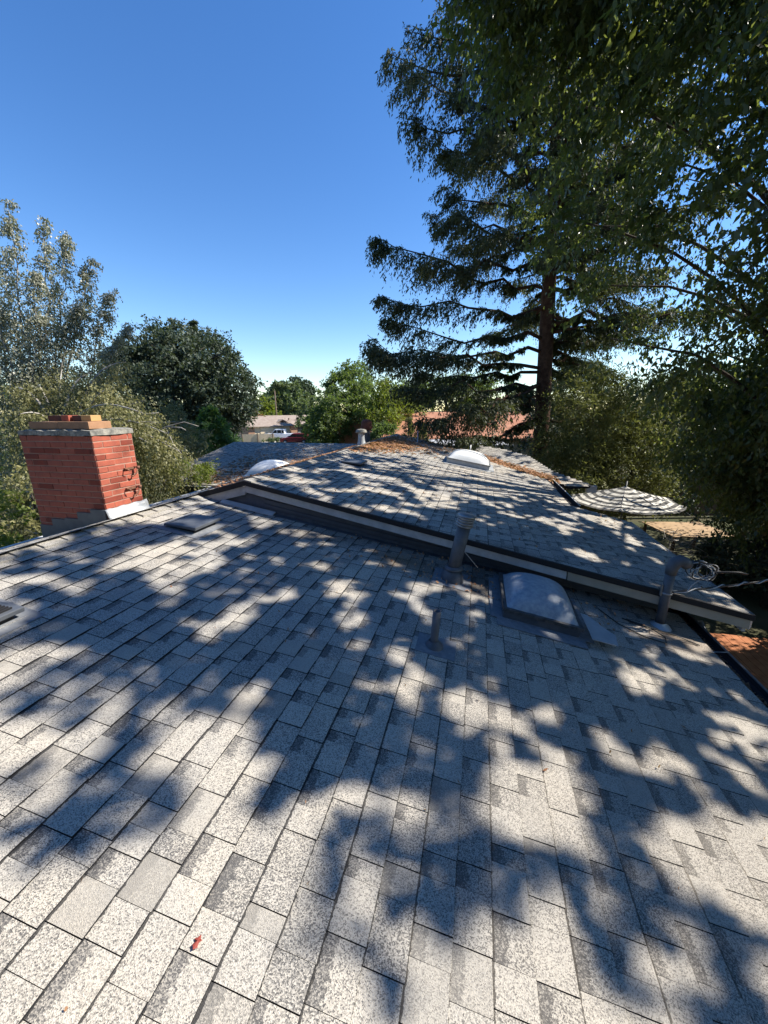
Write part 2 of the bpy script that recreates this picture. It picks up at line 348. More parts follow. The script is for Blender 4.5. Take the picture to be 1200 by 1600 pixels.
def frW(a, b, h): return (a, 12.7-b*cs, zW(12.7)-b*cs*.18+h+.001)
UC1 = max(p[0] for p in polyC)
def frC(a, b, h): return (a, UC1-b*cs, zC(UC1)-b*cs*.18+h+.001)
fields = []
fields.append((roofA, shingle_field(frA, [(u0, 0), (4.36, 0), (4.40, (EA-VRA)/cs), (u0, (EA-VRA)/cs)], .06, (EA-VRA)/cs+.02)))
fields.append((roofB, shingle_field(frB, [(u, (v-VRB)/cs) for u, v in polyB], .05, (EB-VRB)/cs+.02)))
fields.append((roofL, shingle_field(frL, [(u0, .78), (RB0, .78), (RB0, 0), (14., 0), (14., .3), (9.5, 2.3), (u0, 2.3)], .02, 2.33)))
fields.append((roofW, shingle_field(frW, [(v, (12.7-u)/cs) for u, v in polyW], .02, 4.3)))
fields.append((roofC, shingle_field(frC, [(v, (UC1-u)/cs) for u, v in polyC], .02, (UC1-9.8)/cs)))
Mh = np.array([[math.cos(HROT), -math.sin(HROT), 0], [math.sin(HROT), math.cos(HROT), 0], [0, 0, 1]])
score = []
for fi, (ro, (Q, A, UVs)) in enumerate(fields):
    top = Q[:, 0]@Mh.T; px_, py_, dz = proj(top)
    area = .5*np.abs((px_[:, 2]-px_[:, 0])*(py_[:, 3]-py_[:, 1])-(px_[:, 3]-px_[:, 1])*(py_[:, 2]-py_[:, 0]))
    cx, cy = px_.mean(1), py_.mean(1); ok = (dz.min(1) > .2)&(cx > 0)&(cx < 1200)&(cy > 0)&(cy < 1600)
    area = np.where(ok, area, 0); score += [(a, fi, i) for i, a in enumerate(area)]
score.sort(reverse=True); pick = {}
for a, fi, i in score[:296]: pick.setdefault(fi, set()).add(i)
for fi, (ro, (Q, A, UVs)) in enumerate(fields):
    sel = pick.get(fi, set())
    for i in sorted(sel):
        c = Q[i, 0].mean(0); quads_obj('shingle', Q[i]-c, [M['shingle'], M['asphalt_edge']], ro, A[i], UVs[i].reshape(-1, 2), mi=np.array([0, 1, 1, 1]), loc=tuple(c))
    rest = np.array([i for i in range(len(Q)) if i not in sel])
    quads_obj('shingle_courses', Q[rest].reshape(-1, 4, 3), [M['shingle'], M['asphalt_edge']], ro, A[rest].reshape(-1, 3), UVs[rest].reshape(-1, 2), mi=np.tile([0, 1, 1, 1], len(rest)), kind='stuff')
# ridge caps
def ridge_caps(parent, ua, ub, vr, zr, sR, sLf, objs=True):
    u = ua; k = 0
    while u < ub:
        ln = .205; wv = .115; h0 = .010; h1 = .026+random.uniform(-.002, .004); j = random.uniform(-.012, .012); wv2 = wv+random.uniform(-.006, .006)
        A0, A1 = u, u+ln+.03
        pts = [(A0, -wv2, h1), (A0, 0, h1+.005), (A0, wv2, h1), (A1, -wv2+.008, h0), (A1, 0, h0+.005), (A1, wv2-.008, h0)]
        V = []
        for a, d, h in pts:
            z = zr-(sR*d if d > 0 else -sLf*d)+h; V.append((vr+d+j, a, z))
        V2 = [(x, y, z-h1-.001) for (x, y, z) in V[:3]]
        side = [(V[2][0], V[2][1], V[2][2]-h1), (V[5][0], V[5][1], V[5][2]-h0)]
        Q = np.array([[V[1], V[2], V[5], V[4]], [V[0], V[1], V[4], V[3]], [V2[1], V2[2], V[2], V[1]], [V2[0], V2[1], V[1], V[0]], [side[0], side[1], V[5], V[2]]])
        tn = random.gauss(.62, .07); A = np.array([[tn, 0, .25]]*5); c = Q[0].mean(0)
        uvq = np.array([[(0, .1)]*4]*5).reshape(-1, 2)
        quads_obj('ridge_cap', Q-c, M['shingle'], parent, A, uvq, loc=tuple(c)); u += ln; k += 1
ridge_caps(roofA, -2.0, 4.2, VRA, ZRA, SA, SL)
ridge_caps(roofB, RB0-.02, 14.0, VRB, ZRB, SA, SL)
# white eave trim on the far side of the left slope
b = MB(); b.box(hl(1.5, -5.29, zL(-5.25)-.03), (.05, 12, .07)); b.build('eave_trim', M['white'], H)
b = MB(); b.box(hl(1.5, -5.33-.04, zL(-5.25)-.07), (.12, 12, .08)); b.build('left_gutter', M['drip'], H)
# drip edge, rake board, wall below the upper roof
def rake_pt(v, off=0, dz=0):
    k = (v-VRB)/(EB-VRB); u = RB0+(RB1-RB0)*k+off; return hl(u, v, zB(v)+dz)
def board(name, m, va, vb, o0, o1, d0, d1, zf=zB, parent=H, n=1):
    b = MB(); P = lambda v, o, d: np.array(rake_pt(v, o, 0)[:2]+(zf(v)+d,))
    for i in range(n):
        a, c = va+(vb-va)*i/n, va+(vb-va)*(i+1)/n
        vs_ = [P(a, o0, d0), P(c, o0, d0), P(c, o1, d0), P(a, o1, d0), P(a, o0, d1), P(c, o0, d1), P(c, o1, d1), P(a, o1, d1)]
        b.add(vs_, [(0,3,2,1),(4,5,6,7),(0,1,5,4),(1,2,6,5),(2,3,7,6),(3,0,4,7)])
    return b.build(name, m, parent)
board('drip_edge', M['drip'], VRB, EB+.02, -.022, .01, .012, -.048)
board('rake_board', M['white'], VRB+.004, .98, -.004, .028, -.048, -.142)
ob = board('rake_board', M['beige'], .99, EB, -.006, .026, -.048, -.145); ob['label'] = 'unpainted beige rake board'
b = MB()     # end block of the rake (return to the eave)
e0 = np.array(rake_pt(EB+.002, 0, 0)); b.prism([e0+(0, -.004, -.045), e0+(.07, .08, -.058), e0+(.07, .08, -.165), e0+(0, -.004, -.155)], .03, 0, (0, 1, 0)); b.build('rake_end', M['white'], H)
b = MB(); b.prism([hl(RB1+.03, EB+.0, zB(EB)-.03), hl(7.1, EB+.0, zB(EB)-.03), hl(7.1, EB, zB(EB)-.19), hl(RB1+.03, EB, zB(EB)-.19)], .03, 0, (-1, 0, 0)); b.build('eave_board', M['white'], H)
# left return of the gable
b = MB(); zz = zL
def lp(v, off, d): return np.array(hl(RB0+off, v, zz(v)+d))
b.add([lp(VRB, -.004, -.064), lp(VRA+.05, -.004, -.050), lp(VRA+.05, -.004, -.058), lp(VRA+.2, -.004, -.165), lp(VRB, -.004, -.175)], [(0, 1, 2, 3, 4)])
b.add([lp(VRB, .02, -.064), lp(VRA+.05, .02, -.050), lp(VRA+.05, .02, -.058), lp(VRA+.2, .02, -.165), lp(VRB, .02, -.175)], [(4, 3, 2, 1, 0)])
b.add([lp(VRA+.2, -.004, -.165), lp(VRB, -.004, -.175), lp(VRB, .02, -.175), lp(VRA+.2, .02, -.165)], [(0, 1, 2, 3)])
b.build('rake_board', M['white'], H)
b = MB(); v8 = []
for v in (VRB, VRA):
    for off, d in ((-.022, .012), (-.022, -.060), (.01, -.060), (.01, .012)): v8.append(lp(v, off, d))
b.add(v8, [(0, 1, 5, 4), (1, 2, 6, 5), (2, 3, 7, 6), (3, 0, 4, 7)]); b.build('drip_edge', M['drip'], H)
# strip of wall below the rake, set back, and step flashing on the lower roof
b = MB(); n = 14
for i in range(n):
    va = VRA+.12+(EA-.1-VRA-.12)*i/n; vb_ = VRA+.12+(EA-.1-VRA-.12)*(i+1)/n; zg = lambda q: min(zB(q), zL(q) if q < VRB else 9)-.05
    b.add([hl(4.40, va, zA(va)-.05), hl(4.40, vb_, zA(vb_)-.05), hl(4.40, vb_, zg(vb_)), hl(4.40, va, zg(va))], [(0, 1, 2, 3)])
b.build('gable_wall', M['siding'], H)
for k in range(4):                           # lapped siding boards
    b = MB(); z0 = .11+k*.065
    b.prism([hl(4.392, VRB+.25, zA(VRB+.25)+z0-.055), hl(4.392, EA-.12, zA(EA-.12)+z0-.055), hl(4.380, EA-.12, zA(EA-.12)+z0), hl(4.380, VRB+.25, zA(VRB+.25)+z0)], .012, 0, (0, 1, 0)); b.build('siding_board', M['siding'], H)
for (va, vb_) in ((VRA+.55, -1.9), (-1.89, -.1), (-.09, 1.1)):
    b = MB(); b.prism([hl(4.37, va, zA(va)+.014), hl(4.37, vb_, zA(vb_)+.014), hl(4.30, vb_, zA(vb_)+.012), hl(4.30, va, zA(va)+.012)][::-1], .003)
    b.prism([hl(4.372, va, zA(va)+.011), hl(4.372, vb_, zA(vb_)+.011), hl(4.374, vb_, zA(vb_)+.055), hl(4.374, va, zA(va)+.055)], .002, 0, (0, 1, 0)); b.build('wall_flashing', M['greypaint'], H)
b = MB(); b.prism([hl(4.28, -3.32, zA(-3.32)+.02), hl(4.36, -3.32, zA(-3.32)+.045), hl(4.36, -2.55, zA(-2.55)+.045), hl(4.27, -2.55, zA(-2.55)+.02)], .012); o = b.build('wall_flashing', M['white'], H); o['label'] = 'white painted end of the flashing'
# walls
def wallbox(name, ua, ub, va, vb_, zt):
    b = MB(); b.box(hl((ua+ub)/2, (va+vb_)/2, zt/2), (abs(vb_-va), abs(ub-ua), zt)); return b.build(name, M['wall'], H)
wallbox('wall', -4.0, 4.39, -4.7, 1.6, 2.70); wallbox('wall', 4.41, 10.2, -4.6, 1.1, 2.90); wallbox('wall', 9.0, 12.2, -8.3, -4.7, 2.85); wallbox('wall', 10.8, 13.6, -2.6, 2.2, 2.85)
# gutter on the lower eave: black open channel with a bright lip
def gutter(name, ua, ub, v, z, w_=.12, parent=H):
    b = MB(); t = .004
    prof = [(0, .01), (0, -.085), (.085, -.085), (w_, -.03), (w_, .018), (w_-.014, .018), (w_-.014, -.028), (.08, -.075), (t, -.075), (t, .01)]
    vs_ = [(v+p, u, z+q) for u in (ua, ub) for p, q in prof]; n = len(prof)
    b.add(vs_, [(i, n+i, n+(i+1) % n, (i+1) % n) for i in range(n)]+[tuple(range(n)), tuple(range(2*n-1, n-1, -1))]); return b.build(name, M['drip'], parent)
ga = gutter('gutter', -4.5, 4.9, EA+.012, zA(EA)-.01, .13)
b = MB(); b.box(hl(.2, EA+.136, zA(EA)+.012), (.018, 9.4, .008)); b.build('gutter_lip', M['metal'], ga)
gq = []
for _ in range(2200):
    u = random.uniform(0, 4.8); v = EA+random.uniform(.03, .11); z = zA(EA)-.07; a = random.uniform(0, 6.28); l = random.uniform(.006, .03)
    d = np.array([math.cos(a)*l, math.sin(a)*l, random.uniform(0, .01)]); s_ = np.array([-d[1], d[0], 0])*.4; c = np.array([v, u, z+random.uniform(0, .02)]); gq.append([c-d, c+s_, c+d, c-s_])
gq = np.array(gq); quads_obj('gutter_debris', gq, M['leafbrown'], ga, rng.random((len(gq), 1))*.6, kind='stuff')
for k, u in enumerate((1.0, 1.9, 2.8, 3.7)):
    b = MB(); b.tube([hl(u, EA+.005, zA(EA)+.004), hl(u+.01, EA+.14, zA(EA)+.016)], .006, 5, 0); b.build('gutter_strap', M['metal'], ga)
b = MB(); b.box(hl((RB1+7.1)/2, EB+.012, zB(EB)+.006), (.02, 7.1-RB1, .012)); b.build('eave_trim', M['metal'], H)
g2 = gutter('gutter', 7.45, 10.35, EB2+.01, zB(EB2)-.005, .11)
b = MB(); b.box(hl(8.9, EB2+.115, zB(EB2)+.016), (.016, 2.9, .01)); b.build('gutter_lip', M['white'], g2)
b = MB(); b.box(hl(10.05, 2.72, zC(9.95)-.08), (.22, .14, .16)); b.build('rake_end', M['white'], H)
b = MB(); b.box(hl(8.42, -6.3, zW(8.45)-.02), (5.4, .03, .06)); b.box(hl(8.36, -6.3, zW(8.45)-.01), (5.4, .09, .018), 1); b.build('wing_gutter', [M['drip'], M['white']], H)

# ---------------------------------------------------------------- chimney
CU, CV = 3.09, -3.80; CW, CL = .97, .47      # near right corner, width in -v, length in +u
ch = empty('chimney', tuple(uvz(CU+CL/2, CV-CW/2, 2.9)), HROT, 'square red brick chimney with cracked cement cap rising beside the ridge at the left', 'chimney')
hx, hy = CW/2, CL/2
b = MB(); b.box((0, 0, .78), (CW-.002, CL-.002, 1.92)); b.build('mortar_core', M['mortar'], ch)
bm_ = {}
def brick(parent, c, d, m, rz=0):
    key = (round(d[0], 3), m.name)
    if key not in bm_:
        q = MB(); q.box((0, 0, 0), d); o = q.build('brick', m, parent, c, bevel=.004); bm_[key] = o
    else: o = bm_[key].copy(); C.objects.link(o); o.parent = parent
    o.location = c; o.rotation_euler = (random.gauss(0, .004), random.gauss(0, .004), rz+random.gauss(0, .004)); return o
pit = .0645; rows = 20; z0 = 1.757
for k in range(rows):
    z = z0-k*pit-.028
    if z < .35: break
    for face in range(4):
        ln = CW if face in (0, 2) else CL
        st = -ln/2+.004; off = (0 if (k+face) % 2 else .105); x = st
        while x < ln/2-.03:
            wd = .195 if not (x == st and off) else .095
            x1 = min(x+wd, ln/2-.004); wd = x1-x
            if wd > .03:
                xc = (x+x1)/2; wd = round(wd, 2)
                m = M['brick'] if random.random() < .82 else M['brick2']
                off_ = random.gauss(0, .0012)
                if face == 0: c = (xc, -hy+.022-.004+off_, z)
                elif face == 2: c = (xc, hy-.022+.004+off_, z)
                elif face == 1: c = (hx-.022+.004+off_, xc, z)
                else: c = (-hx+.022-.004+off_, xc, z)
                brick(ch, c, (wd, .045, .0545), m, 0 if face in (0, 2) else math.pi/2)
            x = x1+.010
# cement cap in two cracked pieces
def rough_slab(name, x0, x1, y0, y1, z0, z1, m, parent, n=9, amp=.008):
    b = MB(); V = []; 
    rr = random.Random(int((x0+5)*1000))
    for j in range(n+1):
        for i in range(n+1):
            e = (i in (0, n)) or (j in (0, n)); x = x0+(x1-x0)*i/n; y = y0+(y1-y0)*j/n
            V.append((x+(rr.uniform(-amp, amp) if e else 0), y+(rr.uniform(-amp, amp) if e else 0), z1+rr.uniform(-amp, amp)-(amp if e else 0)))
    N = len(V); fs = [(j*(n+1)+i, j*(n+1)+i+1, (j+1)*(n+1)+i+1, (j+1)*(n+1)+i) for j in range(n) for i in range(n)]
    ring = [i for i in range(n+1)]+[(j+1)*(n+1)-1 for j in range(1, n+1)]+[n*(n+1)+i for i in range(n-1, -1, -1)]+[j*(n+1) for j in range(n-1, 0, -1)]
    V2 = [(V[i][0]+rr.uniform(-amp, amp)*.5, V[i][1]+rr.uniform(-amp, amp)*.5, z0+rr.uniform(0, amp)) for i in ring]
    L_ = len(ring); fs += [(ring[i], N+i, N+(i+1) % L_, ring[(i+1) % L_]) for i in range(L_)]+[tuple(N+i for i in range(L_-1, -1, -1))]
    b.add(V+V2, fs); return b.build(name, m, parent)
rough_slab('cement_cap', -hx-.008, -.02, -hy-.012, hy+.015, 1.757, 1.815, M['cement'], ch)
rough_slab('cement_cap', -.016, hx+.012, -hy-.016, hy+.015, 1.755, 1.822, M['cement'], ch)
# grey flashing: stepped on the shaded side, a buckled sheet on the sunlit side
fz = lambda x: zL(CV-CW/2+x)-2.9
b = MB(); xs = np.linspace(-hx, hx, 6)
tops = [.16, .19, .155, .18, .17]
for i in range(5):
    zt = max(fz(xs[i]), fz(xs[i+1]))+tops[i]-.05
    b.prism([(xs[i], -hy-.006, fz(xs[i])-.05), (xs[i+1]-.001, -hy-.006, fz(xs[i+1])-.05), (xs[i+1]-.001, -hy-.006, zt), (xs[i], -hy-.006, zt)], .012+.0012*i, 0, (0, -1, 0))
b.build('stepped_flashing', M['greypaint'], ch)
b = MB(); n = 12; V = []
for i in range(n+1):
    y = -hy-.02+(CL+.06)*i/n
    for (dx, dz) in ((.006, .115+.006*math.sin(i*1.7)), (.02+.006*math.sin(i*2.3), .075), (.03+.008*math.sin(i*1.3+1), .03), (.075+.012*math.sin(i*.9), -.004+.004*math.sin(i*2.1))):
        V.append((hx+dx, y, zA(VRA)-2.9+.01+dz))
b.add(V, [(i*4+k, (i+1)*4+k, (i+1)*4+k+1, i*4+k+1) for i in range(n) for k in range(3)], 0, True); o = b.build('side_flashing', M['flash'], ch)
o.modifiers.new('s', 'SOLIDIFY').thickness = .004
for (y, z) in ((.12, 1.38), (.10, 1.16)):
    b = MB(); x = hx+.012; b.box((x, y, z), (.02, .13, .022)); b.tube([(x, y-.07, z), (x+.05, y-.07, z-.002), (x+.06, y-.05, z-.02)], .007, 6)
    b.tube([(x, y+.06, z+.01), (x+.055, y+.06, z+.0), (x+.05, y+.03, z-.06), (x+.03, y+.0, z-.09), (x+.03, y-.02, z-.075)], .008, 6); b.lathe([(0, .02), (.018, .02), (.018, -.01), (0, -.01)], (x+.05, y+.065, z), 10)
    b.build('iron_bracket', M['rust'], ch)
zc = 2.9+1.825
def loose(lab, u, v, z, d, m, rz=0, g='loose bricks laid on the chimney cap'):
    b = MB(); b.box((0, 0, d[2]/2), d); o = b.build('loose_brick', m, None, tuple(uvz(u, v, z)), bevel=.004); o.rotation_euler = (0, 0, HROT+rz)
    return tag(o, lab, 'brick', g)
loose('long tan fire brick on the chimney cap, left one of the lower pair', 3.22, -4.45, zc, (.385, .20, .072), M['tanbrick'], .02)
loose('long tan fire brick on the chimney cap, right one of the lower pair', 3.24, -4.04, zc, (.41, .25, .074), M['tanbrick'], -.01)
loose('dark sooty brick lying at the left end of the top layer on the chimney', 3.24, -4.36, zc+.076, (.19, .1, .058), M['darkbrick'], .03)
loose('bright red brick end standing in the middle of the top layer on the chimney', 3.22, -4.195, zc+.076, (.10, .11, .060), M['brick'], 0)
loose('dark brick between the red and the yellow brick on top of the chimney', 3.24, -4.065, zc+.076, (.13, .1, .058), M['darkbrick'], -.02)
loose('yellow brick at the right end of the top layer on the chimney', 3.23, -3.925, zc+.076, (.12, .12, .060), M['yelbrick'], .05)

# ---------------------------------------------------------------- roof fixtures
tA = math.atan(SA)
def on_roof(name, u, v, zf, label, cat, group=None, rz=0):
    e = empty(name, tuple(uvz(u, v, zf(v)+.006)), HROT+rz, label, cat, group); return e
TILT = Matrix.Rotation(tA, 3, 'Y')       # local x runs down the slope
def tilted(o): o.rotation_euler = (0, tA, 0); return o
# large flue
t_ = on_roof('flue_pipe', 3.80, -.20, zA, 'tall grey metal flue pipe with a louvred cap standing before the white rake board', 'vent pipe')
b = MB(); b.box((0, 0, .003), (.40, .40, .004)); tilted(b.build('flashing_plate', M['plate'], t_))
lean = (.105, 0.02)
b = MB(); b.lathe([(.125, -.02), (.115, .05), (.095, .10), (.076, .12)], (0, 0, 0), 24); b.build('flashing_cone', M['greypaint'], t_)
b = MB(); b.lathe([(.068, .0), (.10, -.012), (.104, -.002), (.07, .022)], (.018, 0, .14), 24); b.build('storm_collar', M['greypaint'], t_)
b = MB(); b.tube([(0, 0, .05), (lean[0]*.5, lean[1]*.5, .34), (lean[0]*.98, lean[1], .60)], .068, 24); b.build('pipe', M['greypaint'], t_)
cap = MB(); Z = Vector((lean[0], lean[1], .62)).normalized(); 
for i, (r, z) in enumerate(((.086, .0), (.090, .028), (.086, .056), (.090, .084))): cap.lathe([(r-.02, z), (r, z+.002), (r, z+.016), (r-.02, z+.018)], (0, 0, 0), 24)
cap.lathe([(.066, -.01), (.066, .12)], (0, 0, 0), 20); cap.lathe([(.094, .108), (.096, .120), (.05, .130), (0.0, .134)], (0, 0, 0), 24)
o = cap.build('cap', M['metal'], t_, (lean[0]*.98, lean[1], .595)); o.rotation_euler = Z.to_track_quat('Z', 'Y').to_euler()
b = MB(); b.tube([(.12, -.02, .33), (.26, .10, .12)], .004, 5); b.build('bracing_wire', M['cablegrey'], t_)
# small pipe
t_ = on_roof('plumbing_vent', 2.56, -.25, zA, 'short open grey plumbing vent pipe in the middle of the lower roof', 'vent pipe')
b = MB(); b.lathe([(.075, -.012), (.07, .01), (.045, .035), (.036, .05)], n=20); b.build('flashing_cone', M['greypaint'], t_)
b = MB(); b.lathe([(.030, 0), (.030, .30), (.025, .30), (.025, .05)], n=20); o = b.build('pipe', M['greypaint'], t_); o.rotation_euler = (0, .06, 0)
b = MB(); b.box((0.02, 0, .003), (.30, .24, .004)); tilted(b.build('flashing_plate', M['plate'], t_))
# service mast
t_ = on_roof('service_mast', 3.97, 1.87, zA, 'grey electrical service mast with a curved weatherhead near the right gutter', 'service mast')
b = MB(); b.lathe([(.11, -.02), (.085, .015), (.055, .03), (.05, .05)], n=20); b.build('flashing_cone', M['flash'], t_)
b = MB(); b.tube([(0, 0, -.02), (.0, 0, .35), (.005, 0, .60)], .042, 18); b.build('pipe', M['greypaint'], t_)
b = MB(); b.tube([(.005, 0, .57), (.008, 0, .64), (.025, 0, .69), (.065, 0, .715), (.105, 0, .70), (.135, -.005, .66)], [.048, .053, .058, .058, .055, .046], 18); b.build('weatherhead', M['greypaint'], t_)
b = MB(); b.lathe([(.047, .0), (.051, .002), (.051, .018), (.047, .02)], (.003, 0, .36), 18); b.box((-.05, -.01, .40), (.012, .02, .12)); b.build('clamp', M['metal'], t_)
b = MB()
for k in range(9):
    ph = k*.7; r0 = .085+.012*math.sin(k*2.1); n = 16; cx, cz = .22+.012*k, .62+.02*math.sin(k*1.3)
    b.tube([(.13, 0, .66), (cx-.07, .02, .71)]+[(cx+r0*math.cos(1.6-6.0*i/n), .03*math.sin(ph+i*.6), cz+r0*.85*math.sin(1.6-6.0*i/n)) for i in range(n+1)], .0042, 5, k % 2)
b.build('cable_loops', [M['cable'], M['cablegrey']], t_)
b = MB(); b.tube([(.12, 0, .67), (.21, .01, .72), (.32, .03, .68), (.40, .05, .62), (.46, .06, .60)], .012, 6, 0); b.tube([(.33, .02, .60), (.42, 0, .63), (.55, .0, .64), (.62, .0, .63)], .009, 6, 0)
b.tube([(.05, 0, .38), (.17, 0, .39), (.20, .0, .47), (.27, .0, .55), (.34, 0, .58)], .005, 5, 1); b.build('cable_tails', [M['cable'], M['cablegrey']], t_)
# ropes of cable lying on the shingles
b = MB(); zz_ = lambda v: zA(v)+.02
b.tube([uvz(u, v, zz_(v)) for u, v in ((3.98, 1.3), (3.75, 1.42), (3.62, 1.6), (3.60, 1.78), (3.72, 1.82), (3.86, 1.72), (3.9, 1.5), (3.86, 1.62), (3.82, 1.95), (3.74, 2.12))], .0055, 5)
tag(b.build('loose_cable', M['cable']), 'thin black cable loop lying on the shingles in front of the service mast', 'cable')
# service drop
b = MB(); P0 = uvz(3.97, 1.92, zA(1.87)+.385); P1 = np.array([9.5, 3.9, 4.05])
def sag(a, c, t, s): return a+(c-a)*t-np.array([0, 0, s*4*t*(1-t)])
b.tube([sag(P0, P1, i/24, .10) for i in range(25)], .009, 6, 0)
b.tube([sag(P0, P1, i/90, .10)+np.array([0, .014*math.sin(i*1.9), .016*math.cos(i*1.9)]) for i in range(36)], .006, 5, 1); 
tag(b.build('service_cable', [M['cable'], M['cablegrey']]), 'twisted overhead service cable running from the mast out past the right edge', 'cable')

def skylight(name, u, v, zf, wv, lu, label, dm, curb=.12, dome=.22, pitched=None, rowsW=False):
    t_ = on_roof('skylight', u, v, zf, label, 'skylight', 'domed skylights on the roofs')
    R = MB(); K = Matrix.Rotation(tA, 3, 'Y') if not rowsW else Matrix.Rotation(tA, 3, 'X')
    rot = (0, tA, 0) if not rowsW else (tA, 0, 0)
    b = MB(); fr = .03
    for (c, d) in (((0, -lu/2+fr/2, curb/2-.01), (wv, fr, curb)), ((0, lu/2-fr/2, curb/2-.01), (wv, fr, curb)), ((-wv/2+fr/2, 0, curb/2-.01), (fr, lu-2*fr, curb)), ((wv/2-fr/2, 0, curb/2-.01), (fr, lu-2*fr, curb))): b.box(c, d)
    o = b.build('curb', M['flash'] if dm is M['dome'] else M['greypaint'], t_); o.rotation_euler = rot
    b = MB(); z = curb-.004
    for (c, d) in (((0, -lu/2, z), (wv+.03, .035, .03)), ((0, lu/2, z), (wv+.03, .035, .03)), ((-wv/2, 0, z), (.035, lu-.035, .028)), ((wv/2, 0, z), (.035, lu-.035, .028))): b.box(c, d)
    o = b.build('frame', M['metal'] if dm is M['dome'] else M['darkmetal'], t_); o.rotation_euler = rot
    n = 16; V = []
    for j in range(n+1):
        for i in range(n+1):
            a, c = -1+2*i/n, -1+2*j/n; h = (1-abs(a)**2.6)*(1-abs(c)**2.6); h = max(0, h)**.55
            V.append((a*(wv/2-.016), c*(lu/2-.016), curb+.008+dome*h))
    b = MB(); b.add(V, [(j*(n+1)+i, j*(n+1)+i+1, (j+1)*(n+1)+i+1, (j+1)*(n+1)+i) for j in range(n) for i in range(n)], 0, True)
    o = b.build('dome', dm, t_); o.rotation_euler = rot; s = o.modifiers.new('s', 'SUBSURF'); s.levels = s.render_levels = 1
    b = MB(); b.box((0, -lu/2-.07, .004), (wv+.10, .16, .004)); b.box((0, lu/2+.07, .004), (wv+.1, .16, .004)); b.box((wv/2+.06, 0, .0045), (.14, lu+.06, .005)); b.box((-wv/2-.05, 0, .0045), (.12, lu+.06, .005))
    o = b.build('flashing', M['plate'] if dm is not M['dome'] else M['flash'], t_, (0, 0, .006)); o.rotation_euler = rot
    return t_
M['darkmetal'] = mat('dark_weathered_aluminium', (.05, .052, .055), .45, .4, .4, col2=(.13, .13, .13), scale=18)
sk = skylight('skylight', 3.66, .62, zA, .66, .78, 'dusty grey domed skylight beside the flue on the lower roof', M['domeclear'], .10, .17)
b = MB(); b.add([(.42, -.50, .0), (.60, -.52, -.02), (.62, -.36, -.01), (.50, -.22, .012), (.42, -.2, .02)], [(0, 1, 2, 3, 4)]); b.prism([(.40, -.52, .02), (.58, -.52, -.012), (.62, -.40, -.012), (.46, -.12, .02), (.40, -.1, .03)], .006); b.build('patch', M['flash'], sk, (0, 0, .012))
skylight('skylight', 10.15, -.25, zB, 1.05, 1.15, 'bright white domed skylight near the far end of the upper roof', M['dome'], .13, .21)
t_ = skylight('skylight', 9.3, -5.5, lambda v: zW(9.3), 1.0, 1.0, 'pale domed skylight on the left wing roof behind the ridge', M['dome'], .15, .26, rowsW=True)
def hood(u, v, zf, w_, l_, label, louv=False, h=.085):
    t_ = on_roof('roof_vent', u, v, zf, label, 'roof vent', 'low box vents on the roofs')
    b = MB(); b.box((0, 0, .003), (w_+.14, l_+.14, .004)); o = b.build('flashing_plate', M['plate'], t_); o.rotation_euler = (0, tA, 0)
    b = MB(); x0, x1, y0, y1 = -w_/2, w_/2, -l_/2, l_/2
    b.add([(x0, y0, .02), (x1, y0, .05), (x1, y1, .05), (x0, y1, .02), (x0+.01, y0, .045), (x1, y0, h), (x1, y1, h), (x0+.01, y1, .045)], [(4, 5, 6, 7), (0, 1, 5, 4), (1, 2, 6, 5), (2, 3, 7, 6), (3, 0, 4, 7), (0, 3, 2, 1)])
    o = b.build('hood', M['greypaint'], t_, bevel=.006); o.rotation_euler = (0, tA, 0)
    b = MB(); b.box((0, 0, .03), (w_*.8, l_*.8, .04)); o = b.build('throat', M['drip'], t_); o.rotation_euler = (0, tA, 0)
    if louv:
        for k in range(9):
            b = MB(); b.box((x0+.06+k*(w_-.1)/8, 0, h+.004-.004*(8-k)), (.010, l_*.8, .010)); o = b.build('louvre', M['drip'], t_); o.rotation_euler = (0, tA, 0)
    return t_
hood(3.45, -3.06, zA, .40, .42, 'low flat grey metal box vent near the ridge, beside the white gable corner')
hood(1.36, -2.96, zA, .34, .46, 'louvred grey box vent cut off by the left edge of the picture', True)
hood(7.0, -2.32, zB, .40, .42, 'low flat box vent near the ridge of the upper roof, before the fallen leaves')
# far flue
t_ = on_roof('flue_pipe', 10.0, VRB-.12, zL, 'short pale flue with a flat cap standing on the far ridge', 'vent pipe')
b = MB(); b.lathe([(.13, -.03), (.11, .05), (.09, .14), (.085, .34)], n=20); b.build('pipe', M['flash'], t_)
b = MB(); b.lathe([(.09, .32), (.155, .33), (.155, .35), (.14, .37), (.14, .40), (.09, .42), (0, .43)], n=20); b.build('cap', M['cement'], t_)
t_ = on_roof('flue_pipe', 11.3, VRB-.35, zL, 'dark stubby flue standing just behind the pale capped one', 'vent pipe')
b = MB(); b.lathe([(.10, -.05), (.10, .40)], n=18); b.build('pipe', M['greypaint'], t_)
b = MB(); b.lathe([(.14, .40), (.19, .46), (.15, .56), (.17, .62), (.10, .70), (0, .72)], n=18); b.build('cap', M['darkbrick'], t_)
for (u, v, h_, lab) in ((12.9, -2.0, .38, 'thin metal rod standing near the far peak of the roof'), (12.3, -.25, .30, 'thin pale pipe standing behind the white skylight')):
    t_ = on_roof('vent_rod', u, v, zB, lab, 'vent pipe'); b = MB(); b.lathe([(.024, -.05), (.022, h_), (.0, h_)], n=10); b.build('pipe', M['metal'], t_)
    b = MB(); b.lathe([(.06, -.02), (.03, .05)], n=12); b.build('flashing_cone', M['flash'], t_)

